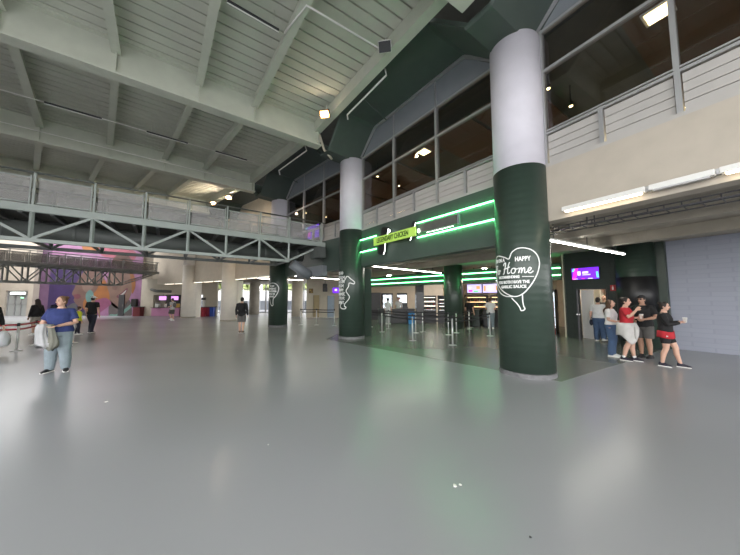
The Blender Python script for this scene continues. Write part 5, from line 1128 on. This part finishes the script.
# 9-12 food court
p = (6.55, 15.2, 0)
person('customer in a white tee and pale jeans at the food counter, back turned', p, toward(p, .1, -1), 1.68, c_white, 'short', c_jeanl, 'long', S_white, 'bun', Hbrown, 1.1, vox=.012, female=True, arms=[((-.14, .03, .64), (-.10, .12, .62)), ((.14, .03, .64), (.10, .12, .62))])
p = (5.65, 15.9, 0)
person('person in black standing between the inner column and the food counter', p, toward(p, .5, -.8), 1.66, c_black, 'short', c_black, 'long', S_black, 'dark', Hdark, 1.0, vox=.012)
p = (1.15, 17.9, 0)
person('customer in a white top and pale trousers before the black counter', p, toward(p, .5, -.8), 1.64, c_white, 'short', c_lgrey, 'long', S_white, 'bun', Hdark, 1.0, vox=.012, female=True)
p = (2.0, 19.6, 0)
person('worker in white behind the black serving counter', p, toward(p, -.5, .8), 1.72, c_white, 'short', c_black, 'long', S_black, 'dark', Hdark, 1.0, vox=.012)
# 13 white tee walking to the door
p = (8.75, 10.72, 0)
def bag13(t, X, L, HT, A3, H):
    mb = MB(); mb.ell(X((-.145, .02, .42)), (.035 * H, .07 * H, .075 * H), 12, 8); o = obj('shoulder_bag', mb, c_navy, t, True, local=True); q = MB(); q.tube([X((-.145, .0, .48)), L((-.11, .02, .70)), L((-.07, .0, .84))], .006 * H, 6); obj('strap', q, c_navy, o, True, local=True)
person('person in a white tee and wide jeans walking through towards the open door', p, toward(p, .12, -1), 1.66, c_white, 'short', c_jean, 'long', S_white, 'bun', Hdark, 1.14, female=True, vox=.0095, hem=.53, flare=1.25, extra=bag13, legs=[((-.05, .03, .28), (-.055, .02, .045), 0), ((.06, .01, .285), (.08, -.12, .075), -.35)])
# 14 white tee, brown hair
p = (6.78, 7.9, 0)
person('woman with long brown hair in a white tee and blue jeans, leftmost of the group', p, toward(p, .85, .2), 1.58, c_white, 'short', c_jean, 'long', S_white, 'long', Hbrown, 1.04, female=True, hem=.56, arms=[((-.13, .0, .645), (-.06, .13, .60)), ((.13, .0, .645), (.07, .12, .61))], head=(.1, .25), flare=1.1)
# 15 red tee with garment tied round the waist
p = (6.74, 7.38, 0)
def tied(t, X, L, HT, A3, H):
    mb = MB(); rings = []
    for j in range(8):
        f = j / 7; z = .60 - f * .17; g = .028 + .006 * f
        rings.append([X(((.098 + g) * (1 + .05 * math.sin(6 * a + f)) * math.cos(a), (.092 + g) * (1 + .06 * math.sin(5 * a + 2 * f)) * math.sin(a) - .004, z - f * .16 * max(0, math.cos(a - .6)) ** 3 - f * .04 * max(0, -math.sin(a)))) for a in [6.28319 * i / 28 for i in range(28)]])
    mb.loft(rings, False); o = obj('tied_jacket', mb, cloth('tied_grey', (.50, .49, .47)), t, True, local=True); m = o.modifiers.new('thick', 'SOLIDIFY'); m.thickness = .008
    q = MB(); q.tube([X((.03, .10, .585)), X((.06, .125, .50)), X((.07, .12, .42)), X((.06, .11, .36))], [.02 * H, .028 * H, .026 * H, .016 * H], 10, round_ends=True); q.tube([X((.02, .10, .59)), X((.0, .122, .52)), X((-.01, .12, .44))], [.02 * H, .026 * H, .018 * H], 10, round_ends=True); obj('sleeve', q, cloth('tied_grey', (.50, .49, .47)), o, True, local=True)
pr = person('woman in a red tee with a pale garment tied round her waist', p, toward(p, .9, .1), 1.64, c_red, 'short', c_black, 'shorts', S_navy, 'bun', Hdark, 1.06, female=True, hem=.56, arms=[((-.135, .0, .655), (-.07, .13, .68)), ((.125, .05, .69), (.05, .13, .80))], head=(-.1, .0), extra=tied, socks=c_white, legs=[((-.055, .05, .285), (-.06, .06, .045), -.2), ((.055, .02, .285), (.06, -.05, .05), -.2)])
def cup(ref, lx, ly, lz, label, col):
    t = local_thing('drink_cup', label, 'cup', ref); mb = MB(); mb.lathe((lx, ly, lz), [(.028, 0), (.038, .10), (.041, .10), (.041, .108)], 16); obj('cup', mb, col, t, True, local=True); mb = MB(); mb.lathe((lx, ly, lz + .108), [(.042, 0), (.040, .012), (.03, .016)], 16); obj('lid', mb, M_wplastic, t, True, local=True)
cup(pr, -.085, .285, 1.09, 'pale cup in the hand of the woman in red', M_cream_col)
# 16 man with cap and sunglasses
p = (7.55, 7.75, 0)
person('man in a black cap, sunglasses, black tee and grey shorts facing the camera', p, toward(p, -.35, .9), 1.70, c_black, 'short', c_grey, 'shorts', S_black, 'dark', Hdark, 1.16, skin=1, arms=[((-.16, .01, .65), (-.07, .14, .62)), ((.16, .0, .645), (.06, .15, .60))], head=(-.15, .0), extra=cap_extra(c_black, True, True), socks='dark', hem=.49)
# 17 child in black jacket
p = (7.12, 6.78, 0)
def redhem(t, X, L, HT, A3, H):
    mb = MB(); rings = []
    for j in range(4):
        f = j / 3; rings.append([X(((.122 + .008 * f) * math.cos(a), (.097 + .008 * f) * math.sin(a), .55 - f * .105 - .01 * math.sin(2 * a))) for a in [6.28319 * i / 24 for i in range(24)]])
    mb.loft(rings, False); o = obj('red_shirt_hem', mb, c_red, t, True, local=True); m = o.modifiers.new('thick', 'SOLIDIFY'); m.thickness = .008
    q = MB(); q.box(X((.126, .03, .475)), (.008, .03, .03)); obj('white_mark', q, c_white, o, local=True)
pb = person('youngster in a black jacket over red shirt and black shorts, holding a white cup', p, toward(p, .95, .12), 1.52, c_black, 'long', c_black, 'tight_shorts', S_navy, 'bun', Hdark, 1.08, hem=.52, arms=[((-.14, .03, .66), (-.03, .16, .70)), ((.135, .05, .66), (.03, .17, .69))], head=(.0, -.05), extra=redhem, legs=[((-.055, .09, .29), (-.06, .13, .048), 0), ((.055, -.0, .285), (.06, -.055, .045), -.2)])
cup(pb, .0, .33, 1.05, 'white cup in the hands of the youngster in the black jacket', M_wplastic)
# 18 in the doorway
p = (9.86, 11.75, 0)
person('bald person in dark clothes standing inside the open doorway', p, toward(p, -.2, .9), 1.74, c_grey, 'short', c_black, 'long', S_black, 'bald', Hgrey, 1.05, skin=0, vox=.012)
